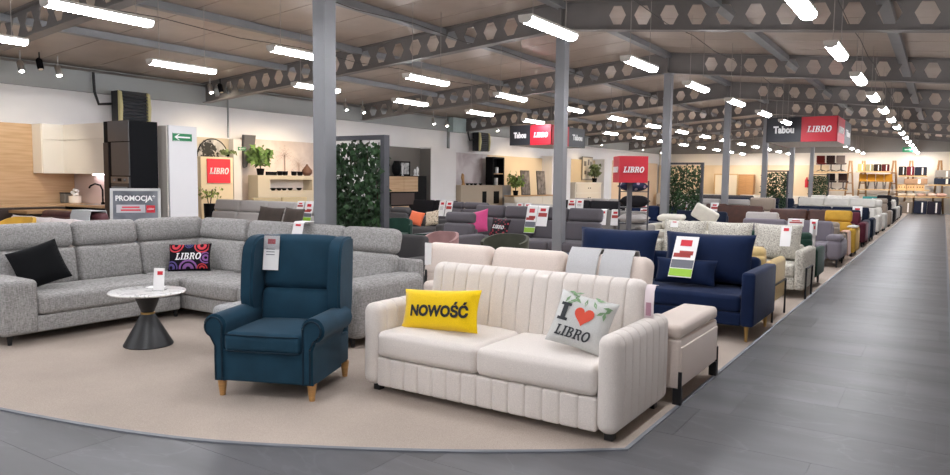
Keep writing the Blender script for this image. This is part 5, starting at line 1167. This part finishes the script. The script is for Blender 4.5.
for a in (('storage_box', 'orange box on the upper far shelf', 861, 2.33, 0.36, 0.4, 0.42, 'e0a070', 'box'), ('storage_box', 'sage green box on the upper far shelf', 869, 2.33, 0.37, 0.4, 0.40, '8a8a70', 'box'), ('storage_box', 'black box on the upper far shelf', 877, 2.33, 0.37, 0.4, 0.40, '2c2424', 'box'), ('storage_box', 'wine red box on the upper far shelf', 885, 2.33, 0.37, 0.4, 0.40, '4a1c24', 'box'),
          ('rolled_rug', 'black and white rolled rug on the far shelf', 902, 2.10, 0.36, 0.4, 0.5, '2a2a30', 'rug'), ('rolled_rug', 'wine red rolled rug on the far shelf', 910, 2.10, 0.36, 0.4, 0.5, '6a2436', 'rug'), ('rolled_rug', 'navy rolled rug on the far shelf', 920.3, 2.10, 0.57, 0.4, 0.48, '252c3e', 'rug'),
          ('folded_blanket', 'brown folded blanket on the far shelf', 916, 1.62, 1.1, 0.5, 0.3, 'a88a74', 'blanket'), 
          ('rolled_rug', 'dark navy roll on the right shelf', 944, 1.62, 0.9, 0.45, 0.35, '2a3346', 'rug'), ('folded_blanket', 'grey and white blanket on the right shelf', 944, 2.0, 0.8, 0.4, 0.4, '8c8c90', 'blanket'),
          ('storage_box', 'navy box under the low far shelf', 922, 0.0, 0.62, 0.5, 0.7, '262c40', 'box'), ('storage_box', 'dark patterned box under the low far shelf', 936, 0.0, 0.64, 0.5, 0.7, '2c2a38', 'box'), ('storage_box', 'grey box under the low far shelf', 908, 0.0, 0.62, 0.5, 0.65, '7a726a', 'box'), ('storage_box', 'teal box on the floor by the yellow chairs', 872, 0.0, 0.8, 0.5, 0.9, '3c8a92', 'box'), ('storage_box', 'tan carton by the aisle end', 888, 0.0, 0.5, 0.5, 0.88, 'b89468', 'box')): blk(*a)
for k, px in enumerate((902, 911, 920)):
    t = thing('basket', 'tan slatted basket on the far shelf, %s from the left' % ords[k], 'basket', atY(px, 188, YS)[0], YS-0.08, 1.32, 0, 'baskets on the far shelf')
    obj('body', box(0, 0, 0, 0.40, 0.4, 0.26), mat('wood', 'dcb88a', 0.6), t, sharp=0); obj('rim', box(0, 0, 0.26, 0.42, 0.42, 0.03), mat('wood', 'c8a070', 0.6), t, sharp=0)
    for q in (-0.12, 0.0, 0.12): obj('slot', box(q, -0.202, 0.1, 0.05, 0.006, 0.08), mat('plain', '6a4a30', 0.8), t, sharp=0)
for k, (px, c) in enumerate(((902, 'ddd4c8'), (911, 'e2dace'), (921, 'd8bcb4'), (931, 'dccac2'), (941, 'd4b4ae'))):
    flat_cushion('%s cushion lying on the far low shelf, %s from the left' % ('white' if k < 2 else 'pinkish', ords[k]), atY(px, 198, YS)[0], YS-0.1, 0.952, 5*k, 0.44, 0.44, 0.2, mat('fabric', c, 0.9), 'cushions on the far low shelf')

# ================================================================== HEATERS, SPOTS, PIPES
M_YEL = mat('plain', 'd8cf9a', 0.5); M_HB = mat('plain', '1c1e22', 0.5); M_SL = mat('plain', '4a4d54', 0.5)
def heater(label, px0, px1, py0, py1, X):
    y0, y1 = PY(px0, X), PY(px1, X); z1 = PZ(px0, py0, X); z0 = z1-0.75
    t = thing('heater', label, 'heater', X-0.22, (y0+y1)/2, z0, 90, 'wall heaters'); w = y1-y0; h = z1-z0
    obj('body', box(0, 0.02, 0, w*0.9, 0.34, h), M_HB, t, sharp=0)
    for s in (-1, 1): obj('side_trim', prism([(-0.2, 0.03), (-0.24, h*0.5), (-0.2, h-0.03), (-0.13, h), (-0.13, 0)], 'X', s*w*0.45-w*0.05, s*w*0.45+w*0.05, 0.012), M_YEL, t, sharp=0)
    for k in range(9): obj('slat', rot(box(0, -0.2, h*(0.06+0.1*k), w*0.78, 0.07, 0.012), 'X', 25, (0, -0.2, h*(0.06+0.1*k))), M_SL, t, sharp=0)
    obj('bracket', box(0, 0.23, h*0.3, 0.12, 0.1, 0.12), M_HB, t, sharp=0)
    obj('pipe', tube([(-w*0.5, 0.1, h*0.6), (-w*0.9, 0.1, h*0.55), (-w*1.0, 0.12, h*0.9), (-w*1.0, 0.15, 4.0-z0-0.1)], 0.03, 8), M_HB, t)
heater('black louvred wall heater with pale sides above the kitchen', 122, 153, 90, 122, -15.75)
heater('black louvred wall heater behind the hanging box sign', 480, 490, 132, 152, -15.7)
def spot(label, px, py, X, dark, aim=None, warm=0.0):
    y, z = PY(px, X), min(PZ(px, py, X), roof(X)-0.35)
    t = thing('spot_lamp', label, 'spotlight', X, y, z, 90, 'track spotlights'); m = M_BLK if dark else mat('metal', 'c8c8c8', 0.35)
    obj('housing', rot(lathe([(0.05, 0), (0.06, 0.02), (0.06, 0.2), (0.03, 0.24)], 16), 'X', -20), m, t)
    obj('stem', tube([(0, 0.05, 0.2), (0, 0.05, roof(X)-z)], 0.012, 6), m, t)
    obj('lens', rot(lathe([(0.045, -0.004), (0.045, 0.004)], 16), 'X', -20), mat('emit', 'fff0d8', 0.3, emit=25.0 if not dark else 0.0), t)
for k, (px, py, X, dk, lb) in enumerate(((26, 72, -15.5, False, 'first on the left'), (45, 68, -15.4, True, 'black one near the left edge'), (63, 76, -15.5, False, 'white one left of the heater'), (213, 93, -15.5, False, 'small one over the kitchen end'), (223, 90, -15.4, True, 'black one at the beam end'),
        (233, 96, -15.5, False, 'bright one right of the beam end'), (347, 110, -15.5, False, 'left of the ivy screen top'), (364, 113, -15.5, False, 'bright one over the ivy screen'), (434, 124, -15.5, False, 'over the white pier'), (447, 126, -15.5, False, 'right of the white pier'), (497, 131, -15.5, False, 'left of the hanging sign'), (601, 145, -15.5, False, 'right of the hanging sign'), (642, 150, -15.5, False, 'far left corner'), (660, 153, -15.5, False, 'beyond the third column'), (674, 154, -15.3, True, 'far black one'))):
    spot('track spotlight by the left wall, ' + lb, px, py, X, dk)
for k, px in enumerate((229, 448)):
    y = PY(px, -16.1); tag(obj('pipe', tube([(-16.1, y, 2.63 if k == 0 else 2.6), (-16.1, y, 3.95)], 0.025 if k == 0 else 0.06, 8), mat('metal', '8d9090', 0.4)), 'vertical grey pipe on the left wall %s' % ('above the beige panel' if k == 0 else 'above the pale mural'), 'pipe')
tag(obj('duct_box', box(-16.0, PY(456, -16.0), 3.42, 0.3, 0.9, 0.55), mat('paintmetal', '9fb0b0', 0.5), sharp=0), 'grey junction box beside the wall pipe', 'box')
# warm display light: lamps of the wall displays and of the far shelves
def wlight(name, loc, target, watts, angle=95, col=(1.0, 0.78, 0.52), size=0.12):
    l = bpy.data.lights.new(name, 'SPOT'); l.energy = watts; l.color = col; l.spot_size = math.radians(angle); l.spot_blend = 0.8; l.shadow_soft_size = size
    o = bpy.data.objects.new(name, l); COL.objects.link(o); o.location = loc
    o.rotation_euler = (Vector(target)-Vector(loc)).to_track_quat('-Z', 'Y').to_euler(); return o
for px in (218, 270, 300, 520, 540, 588, 630): 
    y = PY(px, -15.5); wlight('display_light', (-14.2, y, 3.3), (-16.2, y, 1.2), SPOT_WARM)
y = 7.2; wlight('display_light', (-13.9, 6.3, 3.3), (-15.6, 6.9, 1.4), SPOT_WARM*0.8, col=(1.0, 0.9, 0.76))
for x in (-13.5, -10.5, -7.5, -4.8, -3.2, -1.6, 0.0): wlight('display_light', (x, 44.9, 3.3), (x, 47.4, 1.3), SPOT_WARM*1.3)
